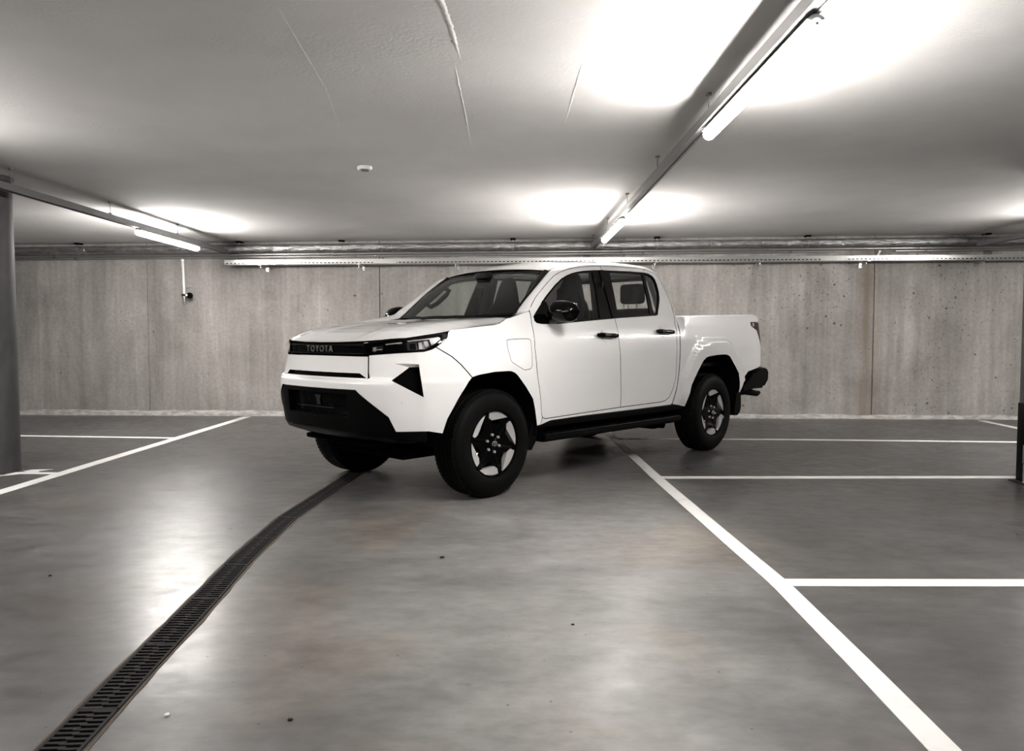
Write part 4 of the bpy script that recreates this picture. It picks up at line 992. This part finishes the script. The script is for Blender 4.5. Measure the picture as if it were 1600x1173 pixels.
# dark chassis, axles, engine bay and cabin tub
b = MB()
b.box(-.40, .70, -.52, .52, .46, 1.04); b.box(-2.46, -.40, -.78, .78, .42, .60); b.box(-4.15, -2.46, -.50, .50, .46, .84)
b.box(-3.9, .3, -.48, -.36, .34, .46); b.box(-3.9, .3, .36, .48, .34, .46)
b.box(-.46, -.40, -.84, .84, .46, 1.22)
b.build('chassis', M['liner'], truck, smooth=0)
for x0 in (0, -WB):
    b = MB(); b.tube([(x0, -.66, .384), (x0, .66, .384)], .045, 12); b.tube([(x0, -.12, .36), (x0, .12, .36)], [.15, .15], 16); b.build('axle', M['liner'], truck)
b = MB(); b.box(-2.35, -.55, -.36, .36, .25, .42, bev=.02); b.build('battery_pack', M['liner'], truck)
b = MB(); b.box(-2.78, -2.55, .30, .52, .23, .36, bev=.02); b.tube([(-2.55, .45, .30), (-3.05, .45, .34)], .03, 8); b.tube([(-2.85, .42, .21), (-2.85, .42, .32)], .03, 8); b.build('spring_hanger', M['liner'], truck)

# ------------------------------------------------------------------ interior
def seat(x, y, wid, name, headw=.30):
    t = thing(name, None, None); t.parent = truck; t.location = (x, y, 0)
    b = MB(); b.box(-.02, .50, -wid/2, wid/2, .74, .90, bev=.05, seg=3); b.build('seat_cushion', M['fabric'], t)
    b = MB()
    rows = []
    for z_, w_, xo, dp in ((.86,.46,.0,.14),(1.0,.50,-.02,.15),(1.25,.48,-.07,.13),(1.36,.42,-.10,.11),(1.42,.36,-.115,.09),(1.455,.29,-.125,.085),(1.50,.26,-.13,.085),(1.58,.21,-.14,.08),(1.64,.16,-.15,.07),(1.675,.12,-.155,.05),(1.685,.07,-.16,.02)):
        w_ = w_*wid/.5; ring = []
        for k in range(20):
            a = 2*math.pi*k/20; ca, sa = math.cos(a), math.sin(a)
            ring.append((xo+dp/2*np.sign(ca)*abs(ca)**.5, w_/2*np.sign(sa)*abs(sa)**.45, z_))
        rows.append(ring+[ring[0]])
    b.grid(rows); b.build('seat_back', M['fabric'], t, 60, merge=.0005); return t
seat(-1.30, .385, .50, 'front_seat'); seat(-1.30, -.385, .50, 'front_seat')
t = thing('rear_bench', None, None); t.parent = truck; t.location = (-2.28, 0, 0)
b = MB(); b.box(-.02, .48, -.66, .66, .80, .95, bev=.05, seg=3); b.build('seat_cushion', M['fabric'], t)
b = MB(); b.box(-.12, .02, -.64, .64, .9, 1.40, bev=.05, seg=3); b.build('seat_back', M['fabric'], t)
for y_ in (-.40, .40):
    b = MB(); b.box(-.12, -.02, y_-.125, y_+.125, 1.445, 1.635, bev=.035, seg=3); b.build('headrest', M['fabric'], t)
    b = MB()
    for k in (-.05, .05): b.tube([(-.07, y_+k, 1.38), (-.07, y_+k, 1.46)], .007, 8)
    b.build('headrest_post', M['chrome'], t)
b = MB(); rows = []
for x_, z_ in ((-.40,1.20),(-.45,1.262),(-.60,1.268),(-.80,1.25),(-.92,1.20),(-.96,1.08),(-.93,.8)):
    rows.append([(x_, y_, z_-.012*(abs(y_)/.7)**2) for y_ in np.linspace(-.74, .74, 15)])
b.grid(rows); dsh = b.build('dashboard', M['dash'], truck, 50)
b = MB(); b.box(-.98, -.70, .20, .56, 1.22, 1.30, bev=.03, seg=3); b.build('instrument_hood', M['dash'], truck)
t = thing('steering_wheel', None, None); t.parent = truck; t.location = (-1.02, .38, 1.16); t.rotation_euler = (0, R(-62), 0)
b = MB(); b.lathe([(.185+.014*math.cos(a), .014*math.sin(a)) for a in np.linspace(0, 2*np.pi, 13)], 'Z', 36); b.build('wheel_ring', M['satin'], t, 60)
b = MB(); b.box(-.05, .05, -.17, .17, -.012, .012, bev=.008); b.box(-.17, 0, -.025, .025, -.012, .012, bev=.008); b.build('wheel_spokes', M['satin'], t)
for sg in (1, -1):
    b = MB(); b.tube([(-.62, sg*.595, 1.425), (-.635, sg*.555, 1.395), (-.70, sg*.548, 1.425), (-.80, sg*.535, 1.505), (-.83, sg*.53, 1.545), (-.80, sg*.56, 1.565)], .021, 10); b.build('grab_handle', M['dash'], truck)
    b = MB()      # inner pillar trims and roof side lining
    for (x0, z0, y0), (x1, z1, y1) in (((-.42,1.27,.70),(-.88,1.64,.60)), ((-1.40,.9,.80),(-1.47,1.70,.64))):
        wd = .05 if x0 > -1 else .06
        b.tube([(x0, sg*(y0-.02), z0), (x1, sg*(y1-.02), z1)], wd if x0 < -1 else .04, 10)
    b.build('pillar_trim', M['dash'], truck)
    b = MB(); b.grid([[(-2.20, sg*(.80-.02), 1.26), (-2.20, sg*.60, 1.72)], [(-2.30, sg*.79, 1.26), (-2.30, sg*.60, 1.74)], [(-2.40, sg*.74, 1.26), (-2.36, sg*.56, 1.74)], [(-2.44, sg*.62, 1.26), (-2.40, sg*.48, 1.74)]] if 0 else [[(-2.31, sg*.775, 1.26), (-2.31, sg*.61, 1.70)], [(-2.40, sg*.74, 1.26), (-2.36, sg*.56, 1.74)], [(-2.45, sg*.64, 1.26), (-2.40, sg*.50, 1.74)]])
    b.build('rear_pillar_lining', M['headliner'], truck)
    b = MB(); b.tube([(-1.42, sg*.74, 1.60), (-1.40, sg*.70, 1.25), (-1.36, sg*.66, .9)], .012, 6); b.build('seat_belt', M['dash'], truck)
    b = MB(); b.box(-2.3, -.5, sg*.76-.02, sg*.76+.02, .62, 1.21, bev=.01); b.build('door_card', M['dash'], truck)
b = MB(); b.box(-.79, -.765, -.11, .11, 1.55, 1.62, bev=.012); b.tube([(-.77, 0, 1.60), (-.75, 0, 1.66)], .012, 8); b.build('rear_view_mirror', M['dash'], truck)
b = MB(); b.box(-.80, -.70, -.07, .07, 1.62, 1.67, bev=.015); b.build('camera_housing', M['dash'], truck)

# ------------------------------------------------------------------ wheels
RW_, TW = .3837, .237
def arc(r, a0, a1, n): return [(r*math.cos(R(a0+(a1-a0)*k/n)), r*math.sin(R(a0+(a1-a0)*k/n))) for k in range(n+1)]
def make_wheel():
    w = bpy.data.objects.new('wheel', None); link(w, truck)
    # tyre: centred at y=-TW/2 behind the outer face plane y=0
    prof = [(.234,-.012),(.240,.006),(.262,.014),(.300,.017),(.330,.012),(.352,.002),(.366,-.010),(.372,-.022),(.380,-.030),(.3837,-.045),(.3837,-.072),(.376,-.074),(.376,-.082),(.3837,-.084),(.3837,-.112),(.376,-.114),(.376,-.124),(.3837,-.126),(.3837,-.152),(.376,-.154),(.376,-.162),(.3837,-.164),(.3837,-.190),(.380,-.205),(.368,-.222),(.350,-.236),(.31,-.245),(.26,-.240),(.234,-.22)]
    b = MB(); b.lathe(prof, 'Y', 96)
    for k in range(76):                       # shoulder lugs
        a = 2*math.pi*k/76
        for yc in (-.036, -.197):
            vs = b.box(-.0138, .0138, yc-.013, yc+.013, .3665, .3832, bev=.004, seg=1)
            bmesh.ops.rotate(b.bm, cent=(0, 0, 0), matrix=Matrix.Rotation(a, 3, 'Y'), verts=vs)
    b.build('tyre', M['tyre'], w, 40)
    b = MB(); b.lathe([(.2315,-.004),(.236,.002),(.2345,.006),(.229,.006),(.224,-.002),(.212,-.03),(.205,-.12),(.21,-.21),(.235,-.22)], 'Y', 72); b.build('rim', M['gloss'], w, 40)
    b = MB(); poly = []
    for k in range(6):
        o = 60*k; poly += [(.226*math.cos(R(o+38)), .226*math.sin(R(o+38))), (.227*math.cos(R(o+46)), .227*math.sin(R(o+46))), (.226*math.cos(R(o+54)), .226*math.sin(R(o+54))), (.165*math.cos(R(o+62)), .165*math.sin(R(o+62))), (.135*math.cos(R(o+72)), .135*math.sin(R(o+72))), (.135*math.cos(R(o+86)), .135*math.sin(R(o+86))), (.172*math.cos(R(o+94)), .172*math.sin(R(o+94)))]
    poly = [(-x_, z_) for x_, z_ in poly]
    b.prism(poly, -.045, -.018, 'Y'); b.build('spoke_star', M['gloss'], w, 0)
    for k in range(6):
        o = 60*k; P2 = [(-x_, z_) for x_, z_ in arc(.226, o+51, o+101, 8)+[(.186*math.cos(R(o+102.5)), .186*math.sin(R(o+102.5))), (.164*math.cos(R(o+94)), .164*math.sin(R(o+94)))]]
        b = MB(); n = len(P2)
        top = [b.bm.verts.new((x, -.006-.010*(.226-math.hypot(x, z))/.06, z)) for i, (x, z) in enumerate(P2)]; bot = [b.bm.verts.new((x, -.05, z)) for x, z in P2]
        b.bm.faces.new(top); b.bm.faces.new(bot[::-1])
        for i in range(n): b.bm.faces.new((top[i], bot[i], bot[(i+1) % n], top[(i+1) % n]))
        q = b.build('silver_insert', M['alloy'], w, 20); q['label'] = 'bright machined insert'
        a = R(o+20); b = MB(); b.lathe([(0,-.004),(.009,-.005),(.0115,-.010),(.0115,-.030)], 'Y', 6, (.062*math.cos(a), 0, .062*math.sin(a))); b.build('lug_nut', M['chrome'], w)
        # ridge along the spoke
        b = MB(); b.tube([(-.08*math.cos(R(o+40)), -.020, .08*math.sin(R(o+40))), (-.205*math.cos(R(o+46)), -.018, .205*math.sin(R(o+46)))], [.010, .004], 6); b.build('spoke_ridge', M['satin'], w)
    b = MB(); b.lathe([(0,-.002),(.030,-.003),(.038,-.008),(.040,-.02),(.092,-.024),(.098,-.045)], 'Y', 40); b.build('hub_cap', M['gloss'], w, 40)
    b = MB()                                  # oval emblem
    def ell(cx, cz, a, c, r, n=24): b.tube([(cx+a*math.cos(2*math.pi*k/n), .0005, cz+c*math.sin(2*math.pi*k/n)) for k in range(n+1)], r, 6)
    ell(0, 0, .024, .017, .0016); ell(0, .002, .007, .014, .0012); ell(0, .006, .016, .006, .0012)
    b.build('emblem', M['chrome'], w)
    b = MB(); b.lathe([(.05,-.085),(.165,-.085),(.165,-.10),(.05,-.10)], 'Y', 40); b.build('brake_disc', M['brake'], w, 30)
    b = MB(); b.box(.08, .16, -.12, -.065, -.05, .09, bev=.012); b.build('brake_caliper', M['dimchrome'], w)
    b = MB(); b.tube([(.17, .002, -.05), (.19, .008, -.055)], .005, 8); b.build('valve', M['chrome'], w)
    return w
def copy_part(o, parent):
    c = o.copy(); link(c, parent)
    for ch in list(o.children): copy_part(ch, c)
    return c
w0 = make_wheel()
for k, (x, sg, a) in enumerate([(0, 1, 0), (-WB, 1, -7), (0, -1, 25), (-WB, -1, 40)]):
    wh = w0 if k == 0 else copy_part(w0, truck)
    wh.location = (x, sg*.8651, RW_)
    wh.rotation_euler = (0, R(-a), 0 if sg > 0 else math.pi)
    wh['label'] = ['near front wheel, silver inserts on black spokes', 'near rear wheel, partly under the arch', 'far front wheel seen from behind, all dark', 'far rear wheel hidden under the truck'][k]
